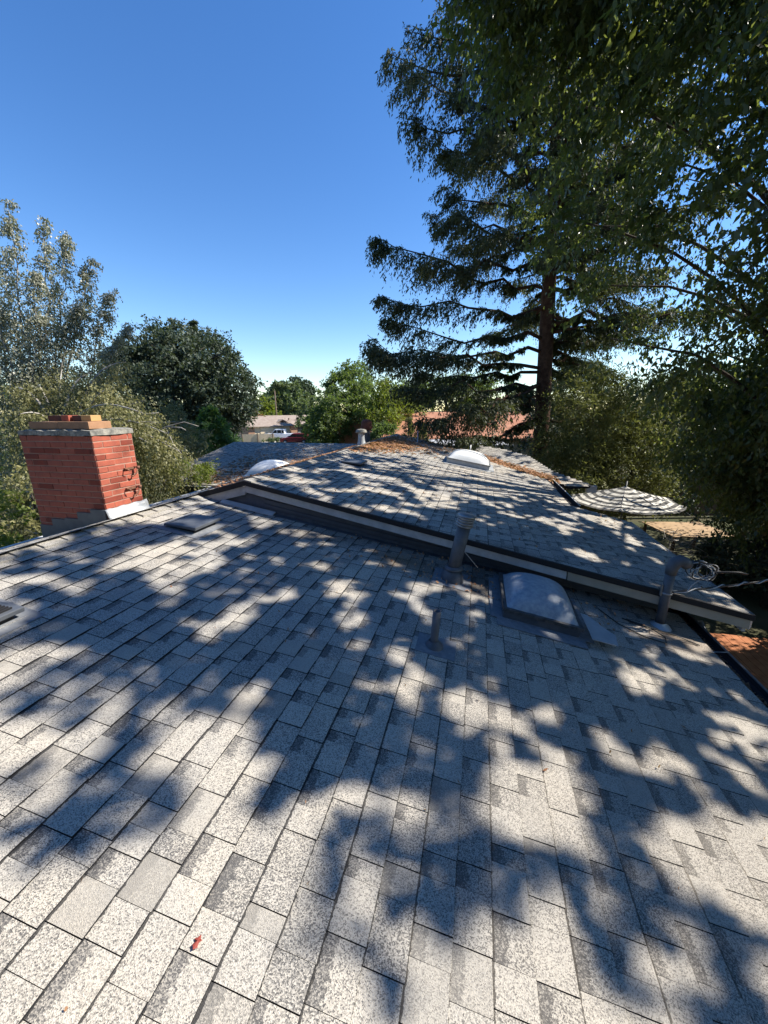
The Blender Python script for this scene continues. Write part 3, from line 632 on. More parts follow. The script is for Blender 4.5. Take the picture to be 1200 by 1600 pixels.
# ---------------------------------------------------------------- fallen leaves
def litter(n, fn, size=(.03, .06)):
    Q = []; 
    for _ in range(n):
        r = fn()
        if r is None: continue
        P = np.array(r); a = random.uniform(0, 6.28); l = random.uniform(*size); d = np.array([math.cos(a)*l, math.sin(a)*l, random.uniform(-.012, .02)]); s_ = np.array([-d[1]*.42, d[0]*.42, random.uniform(-.012, .012)])
        P = P+np.array([0, 0, random.uniform(.012, .035)]); Q.append([P-d, P+s_, P+d, P-s_])
    return np.array(Q)
def f1():
    u = random.triangular(8.2, 13.2, 11.0); v = VRB+.08+abs(random.gauss(0, .75))*(1-abs(u-10.8)/3.4)
    if random.random() < .2: v = VRB+.05+abs(random.gauss(0, .15))
    return tuple(uvz(u, v, zB(v)))
def f2():
    v = random.uniform(-.7, 2.0); u = 12.15-v+random.gauss(0, .16); u -= max(0, -.1-v)*.3
    return tuple(uvz(u, v, max(zB(v), zC(u))))
def f3():
    u = random.uniform(4.6, 14); v = VRB-.15-abs(random.gauss(0, .45)); return tuple(uvz(u, v, max(zL(v), zW(u) if 8.45 < u < 12.7 else 0)))
def f4():
    u = 8.6+abs(random.gauss(0, 1.5)); v = random.uniform(-7.4, -4.0); 
    if u > 12.6: return None
    return tuple(uvz(u, v, max(zW(u), zL(v) if v > -5.2 else 0)))
Q = np.concatenate([litter(3800, f1), litter(2600, f2), litter(3000, f3), litter(2200, f4), litter(700, lambda: (lambda u, v: tuple(uvz(u, v, zB(v))))(random.uniform(11.5, 13.8), random.uniform(-2.8, -.8)))])
def f5():
    u = random.uniform(3.55, 4.35); v = random.triangular(-1.6, 1.9, -.1); return tuple(uvz(u, v, zA(v)))
def f6():
    u = random.uniform(-.5, 4.3); v = random.uniform(-3.5, 2.1); return tuple(uvz(u, v, zA(v)-.006))
def f7():
    u = random.uniform(4.4, 10); v = random.uniform(-2.9, 2.4); return tuple(uvz(u, v, zB(v)-.006))
Q = np.concatenate([Q, litter(330, f5, (.008, .024)), litter(130, f6, (.004, .011)), litter(420, f7, (.006, .022))])
tag(quads_obj('fallen_leaves', Q, M['leafbrown'], None, rng.random((len(Q), 1)), kind='stuff'), 'drifts of dry brown leaves along the far ridge and valleys')
b = MB(); u_, v_, z_ = hitz(300, 1472, 3.10, SA); c = uvz(u_, v_, z_+.014)
lf = [(-.035, 0), (-.02, .012), (-.026, .022), (0, .014), (.008, .026), (.016, .010), (.036, .004), (.018, -.006), (.010, -.022), (-.002, -.010), (-.02, -.016)]
b.add([(0, 0, .004)]+[(x, y, .002*math.sin(i*1.7)) for i, (x, y) in enumerate([(p*.6, q*.6) for p, q in lf])], [(0, i+1, (i+1) % len(lf)+1) for i in range(len(lf))])
o = b.build('red_leaf', M['leafred'], None, tuple(c)); o.rotation_euler = (0, tA, 1.35); tag(o, 'single small red leaf lying on the sunlit foreground shingles', 'leaf')
for (x, y, a) in ((846, 1210, .4), (1063, 1145, 1.9)):
    u_, v_, z_ = hitz(x, y, 3.10, SA); b = MB(); b.add([(-.02, 0, 0), (0, .007, .003), (.022, .002, .006), (0, -.006, .002)], [(0, 1, 2, 3)])
    o = b.build('dry_leaf', M['leafbrown'], None, tuple(uvz(u_, v_, z_+.014))); o.rotation_euler = (0, tA, a)
    tag(o, 'tiny dark dry leaf lying on the right part of the lower roof' if x < 900 else 'tiny dark dry leaf lying on the shingles near the right gutter', 'leaf')

# ---------------------------------------------------------------- foliage tools
def kites(Cn, D, Nn, Ln, Wd, droop=0.0):
    D = D/(np.linalg.norm(D, axis=1, keepdims=True)+1e-9); Sd = np.cross(D, Nn); Sd /= np.linalg.norm(Sd, axis=1, keepdims=True)+1e-9
    Ln = np.asarray(Ln).reshape(-1, 1); Wd = np.asarray(Wd).reshape(-1, 1)
    b0 = Cn; mid = Cn+D*Ln*.45; tip = Cn+D*Ln; tip = tip-np.array([0, 0, 1.])*Ln*droop
    return np.stack([b0, mid+Sd*Wd*.5, tip, mid-Sd*Wd*.5], 1)
def rnd_dir(n): d = rng.normal(size=(n, 3)); return d/np.linalg.norm(d, axis=1, keepdims=True)
def twig_leaves(O, Dr, Ltw, nl, leaf, asp, droop=.5, spread=.9, hang=.5, jitter=.02):
    """leaves set along drooping twigs; O (T,3) origins, Dr (T,3) directions, Ltw (T,) lengths"""
    T = len(O); t = (np.arange(nl)+.5)/nl; t = np.clip(t[None, :]+rng.normal(0, .03, (T, nl)), .02, 1.05)
    P = O[:, None, :]+Dr[:, None, :]*(Ltw[:, None]*t)[..., None]; P[..., 2] -= droop*Ltw[:, None]*t**2
    P = P+rng.normal(0, jitter, P.shape)
    ax = Dr[:, None, :]*np.ones((1, nl, 1)); ax = ax.copy(); ax[..., 2] -= 2*droop*t; ax /= np.linalg.norm(ax, axis=2, keepdims=True)
    side = rnd_dir(T*nl).reshape(T, nl, 3)
    D = ax*.55+side*spread; D[..., 2] -= hang
    Nn = rnd_dir(T*nl)+np.array([0, 0, .8]); L_ = leaf*rng.uniform(.5, 1.4, T*nl)
    return kites(P.reshape(-1, 3), D.reshape(-1, 3), Nn, L_, L_*asp)
def clumps_in_ellipsoids(ells, n, shell=.55):
    out = []; vol = np.array([e[3]*e[4]*e[5] for e in ells])**.8; vol = vol/vol.sum()
    for e, f in zip(ells, vol):
        k = max(2, int(n*f)); d = rnd_dir(k); r = (shell+(1-shell)*rng.random(k)**.6)*(1+rng.normal(0, .06, k))
        out.append(np.array(e[:3])+d*r[:, None]*np.array(e[3:6]))
    return np.concatenate(out)
def crown_quads(ells, ncl, tw, nl, tl, leaf, asp, droop=.4, hang=.3, shell=.55, cull=None, spread=.9, out=1.0):
    cc = clumps_in_ellipsoids(ells, ncl, shell)
    if cull is not None: cc = cc[cull(cc)]
    O = np.repeat(cc, tw, 0)+rng.normal(0, tl*.18, (len(cc)*tw, 3)); Dr = rnd_dir(len(O))
    ctr = np.array([np.array(e[:3]) for e in ells]).mean(0); od = O-ctr; od /= np.linalg.norm(od, axis=1, keepdims=True)+1e-9
    Dr = Dr+od*out*.6; Dr[:, 2] = Dr[:, 2]*.7+.1; Dr /= np.linalg.norm(Dr, axis=1, keepdims=True)
    return twig_leaves(O, Dr, tl*rng.uniform(.5, 1.2, len(O)), nl, leaf, asp, droop, spread, hang), cc
def tone_for(Q, big=1.2, amp=.35):
    c = Q[:, 0]; ph = np.sin(c[:, 0]*2.1/big+1.3)*np.sin(c[:, 1]*1.9/big+.4)*np.sin(c[:, 2]*2.3/big+2.2)
    return np.clip(.42+amp*ph+rng.normal(0, .2, len(c)), 0, 1)[:, None]
def trunk_mb(pts, rs, n=10): b = MB(); b.tube(pts, rs, n); return b
def limb_pts(a, c, n=6, sagf=.12, wig=.05):
    a, c = np.array(a, float), np.array(c, float); L_ = np.linalg.norm(c-a); P = []
    for i in range(n+1):
        t = i/n; p = a+(c-a)*t; p[2] += sagf*L_*math.sin(math.pi*t)*(1 if c[2] > a[2] else .5); p += rng.normal(0, wig*L_*.12, 3)*(0 if i in (0, n) else 1); P.append(p)
    return P
def tree(name, base, top, r0, crown, leafm, bark, label, cat='tree', group=None, limbs=18, lr=.06, bigtone=1.2, forks=None):
    """crown = (quads, clump centres) in world space"""
    base = np.array(base, float); Q, cc = crown; root = empty(name, tuple(base), 0, label, cat, group)
    top = np.array(top, float); b = MB(); n = 8; pts = [base+(top-base)*i/n+np.array([rng.normal(0, .02), rng.normal(0, .02), 0])*r0*8*(0 < i < n) for i in range(n+1)]
    pts[0][2] -= .1; b.tube([p-base for p in pts], [r0*(1.15-.85*i/n) if i else r0*1.35 for i in range(n+1)], 12); b.build('trunk', bark, root)
    if limbs and len(cc):
        b = MB(); idx = rng.choice(len(cc), min(limbs, len(cc)), replace=False)
        for i in idx:
            c = cc[i]; t = np.clip((c[2]-base[2])/(top[2]-base[2]+1e-6)*.75-rng.uniform(.02, .18), .12, .95); a = base+(top-base)*t
            P = limb_pts(a, c); b.tube([p-base for p in P], [lr*(1-.8*k/6) for k in range(7)], 6)
        b.build('branches', bark, root)
    quads_obj('crown', Q-base, leafm, root, tone_for(Q, bigtone))
    return root

# light pattern wanted on the roof: how open the canopy is above each place (measured on the roof, sunwards)
YR = [690, 730, 770, 810, 850, 925, 1000, 1075, 1150, 1225, 1300, 1375, 1450, 1525, 1600]
LM = np.array([[3,3,3,3,3,6,9,9,6,4,4,4],[5,5,4,3,4,4,7,9,9,6,4,4],[6,6,4,4,3,4,4,6,7,6,3,3],[7,6,5,4,3,3,3,3,3,4,2,2],
[7,7,5,4,2,2,2,1,1,2,2,2],[7,5,3,2,2,4,4,2,1,2,4,4],[5,4,2,2,1,2,3,3,1,3,4,5],[4,4,3,2,1,1,2,3,3,3,2,3],[5,5,4,3,1,1,2,3,5,5,2,4],[5,5,5,3,2,1,1,4,7,5,5,8],
[5,5,4,5,4,2,1,5,6,4,6,9],[9,6,6,3,2,3,3,5,6,3,6,9],[9,8,6,4,3,4,6,8,7,4,5,7],[9,9,8,6,4,5,8,9,9,7,5,4],[9,9,9,8,6,6,8,9,9,9,6,3]], float)/10
def vnoise(x, y, wl, seed):
    r = np.random.default_rng(seed); G = r.random((64, 64)); gx, gy = x/wl, y/wl; ix, iy = np.floor(gx).astype(int), np.floor(gy).astype(int); fx, fy = gx-ix, gy-iy
    fx = fx*fx*(3-2*fx); fy = fy*fy*(3-2*fy); g = lambda a, c: G[a % 64, c % 64]
    return (g(ix, iy)*(1-fx)+g(ix+1, iy)*fx)*(1-fy)+(g(ix, iy+1)*(1-fx)+g(ix+1, iy+1)*fx)*fy
def shade_keep(P, sharp=0.0):
    """True where a leaf at P may stay, so that the sun reaches the roof in the right places"""
    u, v, z = P@UD, P@VD, P[:, 2]; su, sv, sz = SD@UD, SD@VD, SD[2]
    sA = (z-3.10+SA*v)/(sz+SA*sv); sB = (z-3.46+SA*v)/(sz+SA*sv)
    uA, vA = u-su*sA, v-sv*sA; onB = uA > 4.15; s = np.where(onB, sB, sA)
    Q = P-s[:, None]*SD; hu, hv = Q@UD, Q@VD
    on = (hv > -5.5)&(hv < 3.2)&(hu > -4)&(hu < 13.5)
    x, y, d = proj(Q); x = np.clip(np.where(d > .1, x, 600), 1, 1199); y = np.clip(np.where(d > .1, y, 1600), 691, 1599)
    yi = np.interp(y, YR, np.arange(len(YR))); xi = np.clip(x/100-.5, 0, 10.999)
    y0 = np.clip(yi.astype(int), 0, len(YR)-2); x0 = np.clip(xi.astype(int), 0, 10); fy, fx = yi-y0, xi-x0
    o = (LM[y0, x0]*(1-fx)+LM[y0, x0+1]*fx)*(1-fy)+(LM[y0+1, x0]*(1-fx)+LM[y0+1, x0+1]*fx)*fy
    nz = .36*vnoise(hu+50, hv+50, .42, 3)+.38*vnoise(hu+31, hv+77, .17, 5)+.26*vnoise(hu+11, hv+17, .085, 6)
    rank = np.clip(.5+(nz-.5)*2.6+rng.normal(0, .07, len(u)), 0, 1); o = o*.94-.01+.24*np.clip((y-1180)/150, 0, 1)+.17*np.clip((840-y)/50, 0, 1)
    return (~on)|(rank > o)

def sun_open(P):
    k = np.ones(len(P), bool)
    for c, rad, pr in (((7.4, 11.4, 2.4), 1.75, .97), ((9.7, 12.0, .95), 1.2, .93), ((6.75, 7.1, .3), .75, .95), ((8.0, 7.3, .3), .8, .9), (tuple(uvz(3.4, -3.8, 4.2)), .62, .97), ((-7.0, 10.2, 3.6), 2.0, .8), ((-5.6, 9.2, 2.6), 1.2, .8), ((-9, 11, 5.0), 1.8, .7), ((9.4, 6.9, 1.5), .6, .9), ((7.6, 13.6, 4.4), 1.8, .75), ((9.6, 14, 4.2), 1.8, .75)):
        d = P-np.array(c); t = d@SD; q = np.linalg.norm(d-t[:, None]*SD, axis=1); k &= ~((t > .3)&(q < rad*(.8+.5*vnoise(P[:, 1]+40, P[:, 2]+60, .3, 11)))&(rng.random(len(P)) < pr))
    return k
# ---------------------------------------------------------------- right-hand leafy tree, overhanging
def lbound(x, y):      # silhouette of the leafy tree: nothing left of it
    xb = np.interp(y, [-400, 0, 120, 250, 330, 420, 520, 600, 700, 760, 800, 900], [640, 690, 698, 735, 778, 838, 885, 960, 1010, 1055, 1075, 1110]); return x > xb
def leafy_ok(P):
    x, y, d = proj(P); jit = rng.normal(0, 14, len(x))
    return (d > 1.2)&(lbound(x+jit, y))&~((y > 930)&(x < 1230))&~((y > 850)&(x < 1120))&(P[:, 2] > 1.2)
ell = [(8.2, 8.2, 9.2, 5.8, 5.0, 5.6), (11.0, 10.0, 6.0, 4, 4.0, 4.0), (5.8, 6.2, 10.5, 4.0, 3.4, 4.0), (10.2, 7.6, 4.2, 2.8, 2.6, 2.8), (12.5, 9, 4.5, 3.5, 3, 4), (9.2, 8.5, 5.5, 3, 3, 3.2), (2.3, 7.0, 12.2, 1.7, 1.6, 2.2), (3.6, 7.5, 10.6, 1.6, 1.6, 1.6)]
Q, cc = crown_quads(ell, 2800, 17, 18, .75, .112, .45, droop=.55, hang=.75, shell=.2, cull=leafy_ok)
m = leafy_ok(Q[:, 0]); Q = Q[m]; Q = Q[shade_keep(Q.mean(1))&sun_open(Q[:, 0])]
# thin spots through which the sky shows
x, y, d = proj(Q[:, 0]); hole = vnoise(x/100+9, y/100+9, .33, 21)*.6+vnoise(x/100+3, y/100+5, .14, 8)*.4
op = np.where((x > 800)&(x < 1200)&(y > 200)&(y < 580), .23, .13); far_low = y > 600
Q = Q[(hole > op)|far_low]
print('leafy', len(Q))
cc = cc[leafy_ok(cc)]
tree('leafy_tree', (9.9, 8.6, 0), (8.9, 8.2, 12.5), .26, (Q, cc), L['camphor'], M['bark_dark'], 'huge leafy tree hanging over the roof and filling the upper right', limbs=70, lr=.055)
# neighbouring tree just outside the frame on the right: it throws the foreground dapple
ell = [(8.6, .8, 9.6, 5.4, 5.4, 3.6), (9.2, 4.0, 7.8, 3.5, 3.0, 3.2), (6.5, -1.5, 10.5, 4.5, 3.5, 3.0)]
def off_ok(P):
    x, y, d = proj(P); return ((d < .3)|(x > 1215)|(y < -60))
Q, cc = crown_quads(ell, 1900, 13, 15, .7, .10, .55, droop=.5, hang=.5, shell=.15, cull=off_ok)
Q = Q[off_ok(Q[:, 0])]; Q = Q[shade_keep(Q.mean(1))&sun_open(Q[:, 0])]
print('side', len(Q))
tree('shade_tree', (11.2, .6, 0), (9.6, .8, 11.5), .24, (Q, cc[off_ok(cc)]), L['camphor'], M['bark_dark'], 'leafy tree beside the house, just outside the right edge, throwing the foreground shade', limbs=40, lr=.06)

# ---------------------------------------------------------------- redwood
rb = at(849, 690, 16.5); rb[2] = 0
def redwood():
    base = np.array([rb[0]+.12, 16.5, 0.]); root = empty('redwood_tree', tuple(base), 0, 'tall redwood with a reddish trunk and drooping layered branches right of centre', 'tree')
    b = MB(); n = 14; pts = [np.array([-1.3*(i/n), 0, 27*i/n-.1]) for i in range(n+1)]; b.tube(pts, [.33*(1-.8*i/n)+.02 for i in range(n+1)], 16); b.build('trunk', M['bark_red'], root)
    br = []; trk = lambda z: np.array([-1.3*z/27, 0, z])+base
    spec = [((600, 380), 15.6, 410), ((602, 472), 15.2, 487), ((608, 505), 16.4, 536), ((578, 530), 15, 556), ((592, 548), 14.2, 580), ((632, 612), 14.0, 602), ((665, 660), 13.2, 622), ((700, 300), 15.4, 345), ((690, 345), 17.5, 372),
            ((652, 190), 15.8, 250), ((622, 95), 16, 160), ((632, 130), 14.8, 190), ((655, 60), 16.5, 120), ((690, 230), 15, 285), ((700, 20), 15.5, 60), ((668, 420), 17.5, 455), ((640, 580), 16.6, 585), ((700, 690), 12.8, 650), ((730, 640), 13, 600)]
    for (tp, Y, ty) in spec:
        T = at(tp[0], tp[1], Y); a = trk(at(848, ty, 16.5)[2]); br.append((a, T, .95 if tp[1] > 360 else .6))
    for k in range(64):
        z = 4.5+20*(k/64)+rng.uniform(-.2, .2); an = rng.uniform(-1.9, 1.4) if k % 3 else rng.uniform(0, 6.28); Lb = (5.2 if z < 16 else 4.2*(27-z)/11+.8)*rng.uniform(.65, 1.05)
        a = trk(z); d = np.array([math.sin(an), math.cos(an), 0]); T = a+d*Lb+np.array([0, 0, rng.uniform(-.9, .6)])
        x, y, _ = proj(T[None]);
        if x[0] < 720 and y[0] > 250: continue
        br.append((a, T, .8))
    for k in range(13):
        z = rng.uniform(5, 16); an = rng.uniform(.7, 2.0); Lb = rng.uniform(2.5, 4.8); a = trk(z); T = a+np.array([math.sin(an), math.cos(an), 0])*Lb+np.array([0, 0, rng.uniform(-1.0, .4)]); br.append((a, T, .9))
    for k in range(34):
        z = 9.8+9*(k/34); an = rng.uniform(2.3, 4.3); Lb = rng.uniform(3.2, 5.2); a = trk(z); T = a+np.array([math.sin(an), math.cos(an), 0])*Lb+np.array([0, 0, rng.uniform(-.5, .9)]); br.append((a, T, .75))
    bb = MB(); O = []; D = []; LL = []
    for a, T, w_ in br:
        P = limb_pts(a, T, 8, rng.uniform(-.06, .02), .18); P[-1][2] += .15; bb.tube([p-base for p in P], [.075*(1-.88*k/8) for k in range(9)], 6)
        P = np.array(P); ln = np.linalg.norm(T-a); nt_ = int(ln*17*w_); ax = (T-a)/ln; sd = np.cross(ax, [0, 0, 1.]); sd /= np.linalg.norm(sd)
        for j in range(nt_):
            t = 1-rng.random()**1.15*.88; f = t*8; i = min(int(f), 7); p = P[i]*(1-(f-i))+P[i+1]*(f-i)
            s = sd*(1 if j % 2 else -1)*rng.uniform(.5, 1.1)+ax*rng.uniform(.4, 1.0)+np.array([0, 0, rng.uniform(-.6, .35)]); s /= np.linalg.norm(s)
            l = (.25+.95*math.sin(math.pi*min(1, (1-t)*1.25+.12)))*rng.uniform(.55, 1.15)
            O.append(p); D.append(s); LL.append(l)
        for j in range(5): O.append(P[-2]); D.append(ax+rng.normal(0, .25, 3)); LL.append(.5)
    O, D, LL = np.array(O), np.array(D), np.array(LL); D /= np.linalg.norm(D, axis=1, keepdims=True)
    # sub twigs
    O2 = []; D2 = []; L2 = []
    for k in range(5):
        t = (k+.5)/5; o = O+D*(LL*t)[:, None]; o[:, 2] -= .35*LL*t*t; s = np.cross(D, [0, 0, 1.]); s /= np.linalg.norm(s, axis=1, keepdims=True); sg = np.where(rng.random(len(O)) < .5, -1, 1)[:, None]
        O2.append(o); D2.append(D*.8+s*sg*.7+rng.normal(0, .15, D.shape)); L2.append(LL*.38*(1.2-t)+.08)
    O2, D2, L2 = np.concatenate([O]+O2), np.concatenate([D]+D2), np.concatenate([LL]+L2); D2 /= np.linalg.norm(D2, axis=1, keepdims=True)
    Q = twig_leaves(O2, D2, L2, 10, .12, .33, droop=.75, spread=.6, hang=.38, jitter=.015)
    print('redwood', len(Q)); bb.build('branches', M['bark_red'], root)
    quads_obj('crown', Q-base, L['redwood'], root, tone_for(Q, 1.5))
redwood()
# olive shrub mass below the redwood (several bushes)
def bush(name, els, n, leafm, label, cat='shrub', tw=10, nl=11, tl=.45, leaf=.085, asp=.32, bark=None, r0=.06, grp=None, droop=.3, hang=.1, limbs=10, shell=.5, cull=None, base=None, bt=1.0):
    Q, cc = crown_quads(els, n, tw, nl, tl, leaf, asp, droop, hang, shell, cull)
    if cull is not None: Q = Q[cull(Q[:, 0])]
    c = np.array(els[0][:3]); base = np.array(base if base is not None else (c[0], c[1], 0.)); top = np.array([c[0], c[1], c[2]+els[0][5]*.5])
    return tree(name, base, top, r0, (Q, cc), leafm, bark or M['bark_dark'], label, cat, grp, limbs, max(.012, r0*.3), bt)
bush('olive_shrub', [(7.6, 14.2, 4.6, 1.9, 1.5, 1.7), (7.0, 14.0, 2.9, 1.5, 1.4, 1.6)], 300, L['laurel'], 'tall olive-green bushy conifer growing just right of the redwood trunk', 'conifer', nl=12, leaf=.12, asp=.28, tl=.6, shell=.4)
bush('olive_shrub', [(9.6, 14.6, 4.3, 1.8, 1.5, 2.0), (9.3, 14.2, 2.4, 1.7, 1.4, 1.6)], 300, L['laurel'], 'olive-green bushy conifer standing behind the striped parasol', 'conifer', nl=12, leaf=.12, asp=.28, tl=.6, shell=.4)
bush('olive_shrub', [(6.2, 13.2, 2.5, .9, 1.0, 1.0)], 40, L['laurel'], 'low green conifer tuft at the far end of the roof gutter', 'conifer', nl=11, leaf=.11, asp=.28, tl=.45)
bush('hedge_shrub', [(17.5, 13.4, 3, 3.2, 2.4, 3), (13.2, 14.6, 2.2, 1.9, 1.4, 2)], 170, L['oak'], 'dark broad shrub behind the parasol and the tan table at the right', 'shrub', leaf=.14, asp=.5, tl=.6, bt=2)
bush('hedge_shrub', [(12.5, 9.3, 1.7, 2.2, 2.0, 1.7)], 120, L['camphor'], 'dark leafy shrub below the big leafy tree, beside the wooden deck', 'shrub', leaf=.12, asp=.5, tl=.5)
bush('hedge_shrub', [(15.0, 11.2, 1.5, 2.2, 1.6, 1.4), (17.5, 10.0, 2.4, 2.6, 2.2, 2.6)], 170, L['camphor'], 'dark leafy hedge right of the tan table', 'shrub', leaf=.13, asp=.5, tl=.55)
bush('hedge_shrub', [(10.2, 9.6, .9, 1.5, 1.2, .75)], 80, L['oak'], 'low dark shrub between the tan table and the roof corner', 'shrub', leaf=.11, asp=.5, tl=.4)
bush('hedge_shrub', [(9.4, 6.9, 1.35, .55, .9, .6)], 50, L['yellow'], 'bright yellow-green sunlit shrub at the right edge beside the deck', 'shrub', leaf=.09, asp=.5, tl=.3)

# ---------------------------------------------------------------- left trees
def birch():
    base = np.array([-11.6, 12.2, 0.]); root = empty('birch_tree', tuple(base), 0, 'tall silvery birch with airy hanging foliage at the far left', 'tree')
    stems = [((20, 305), 13.5), ((78, 335), 13.2), ((110, 360), 14.2), ((150, 400), 13.6), ((180, 450), 13.4), ((208, 505), 13.0), ((-40, 350), 13), ((-90, 330), 12.5), ((60, 420), 12.2), ((128, 470), 12.6), ((-20, 420), 12), ((10, 380), 14.5)]
    b = MB(); bb = MB(); O = []; D = []; LL = []
    b.tube([(0, 0, -.1), (.1, 0, 2), (.3, .1, 4.0), (.35, .2, 5.6)], [.2, .17, .14, .1], 10)
    for (tp, Y) in stems:
        T = at(tp[0], tp[1], Y)-base; a = np.array([.2, .1, rng.uniform(2.2, 5.0)]); n = 14; P = []
        for i in range(n+1):
            t = i/n; p = a+(T-a)*np.array([t**.8, t**.8, t**1.05]); p += rng.normal(0, .05, 3)*(0 < i < n); P.append(p)
        bb.tube(P, [.055*(1-.9*i/n) for i in range(n+1)], 6); P = np.array(P)
        for j in range(190):
            t = rng.random()**.75; f = t*n; i = min(int(f), n-1); p = P[i]*(1-(f-i))+P[i+1]*(f-i); an = rng.uniform(0, 6.28); reach = .06+.6*(1-t)
            d = np.array([math.cos(an)*.8, math.sin(an)*.8, rng.uniform(.2, 1.0)*t+.1]); d /= np.linalg.norm(d)
            O.append(p+base+d*rng.uniform(0, reach)); D.append(d); LL.append(rng.uniform(.35, .95)*(1.15-.88*t))
    O, D, LL = np.array(O), np.array(D), np.array(LL)
    Q = twig_leaves(O, D, LL, 30, .064, .66, droop=1.15, spread=.8, hang=.8, jitter=.05)
    x, y, d = proj(Q[:, 0]); print('birch', len(Q))
    b.build('trunk', M['bark_pale'], root); bb.build('branches', M['bark_pale'], root); quads_obj('crown', Q-base, L['birch'], root, tone_for(Q, .9, .25))
birch()
def weep():
    base = np.array([-8.6, 10.5, 0.]); root = empty('weeping_tree', tuple(base), 0, 'weeping olive-yellow tree whose hanging twigs fill the space behind the chimney', 'tree')
    O = []; D = []; LL = []; bb = MB()
    arch = [((250, 640), 10.5), ((200, 560), 11.5), ((230, 620), 11.0), ((150, 575), 11), ((100, 570), 11.5), ((60, 590), 11), ((270, 690), 10), ((180, 600), 10.2), ((290, 655), 10.8), ((20, 600), 11), ((285, 720), 9.8), ((120, 600), 12.5), ((30, 640), 9.6), ((245, 655), 9.2), ((262, 672), 9.0), ((225, 640), 9.0), ((280, 700), 8.9), ((240, 690), 8.7)]
    for (tp, Y) in arch:
        T = at(tp[0], tp[1], Y)-base; a = np.array([rng.uniform(-.3, .3), rng.uniform(-.2, .2), rng.uniform(3.2, 4.6)]); P = [a+(T-a)*i/8+np.array([0, 0, .45*math.sin(math.pi*i/8)]) for i in range(9)]
        bb.tube(P, [.05*(1-.85*i/8) for i in range(9)], 6); P = np.array(P)
        for j in range(120):
            t = .15+.85*rng.random(); f = t*8; i = min(int(f), 7); p = P[i]*(1-(f-i))+P[i+1]*(f-i); an = rng.uniform(0, 6.28); d = np.array([math.cos(an), math.sin(an), .25]); 
            O.append(p+base+np.array([0, 0, rng.uniform(-1.6, .1)])*rng.random()+d*rng.uniform(0, .35)); D.append(d*.5); LL.append(rng.uniform(.5, 1.3))
    O, D, LL = np.array(O), np.array(D), np.array(LL); x, y, d = proj(O); lim = np.minimum(312, 232+(y-580)*.50)+rng.normal(0, 16, len(O)); ok = x < lim; O, D, LL = O[ok], D[ok], LL[ok]
    Q = twig_leaves(O, D, LL*1.15, 36, .066, .6, droop=1.45, spread=.8, hang=.6, jitter=.045)
    print('weep', len(Q))
    b = trunk_mb([(0, 0, -.1), (0, .05, 2.2), (.05, 0, 4.4)], [.2, .16, .1]); b.build('trunk', M['bark_pale'], root); bb.build('branches', M['bark_pale'], root); quads_obj('crown', Q-base, L['birchlow'], root, tone_for(Q, .8, .3))
    br = MB(); A = at(238, 672, 9.6)-base; 
    for pts in ([(228, 678), (262, 662), (290, 655), (312, 662)], [(262, 662), (285, 664), (292, 668)], [(262, 664), (272, 690), (285, 705)], [(205, 684), (240, 700), (262, 712)]):
        br.tube([at(x, y, 9.5)-base for x, y in pts], [.020, .015, .009, .006][:len(pts)], 5)
    br.build('bare_twig', M['bark_pale'], root)
weep()
bush('side_shrub', [(-7.4, 6.5, 2.2, 1.0, 1.3, 1.5), (-6.4, 5.0, 2.1, .9, 1.2, 1.2)], 90, L['yellow'], 'sunlit yellow-green shrub left of the chimney at the picture edge', 'shrub', leaf=.085, asp=.5, tl=.4, shell=.3)
bush('side_shrub', [(-8.5, 9.0, 2.3, 1.2, 1.4, 1.6)], 80, L['birchlow'], 'olive shrub behind the chimney base, under the weeping tree', 'shrub', leaf=.09, asp=.5, tl=.4, shell=.3)
bush('side_shrub', [(-5.2, 8.4, 2.0, .9, 1.0, .75)], 45, L['yellow'], 'low bright green shrub right of the chimney flashing', 'shrub', leaf=.08, asp=.5, tl=.35, shell=.3)
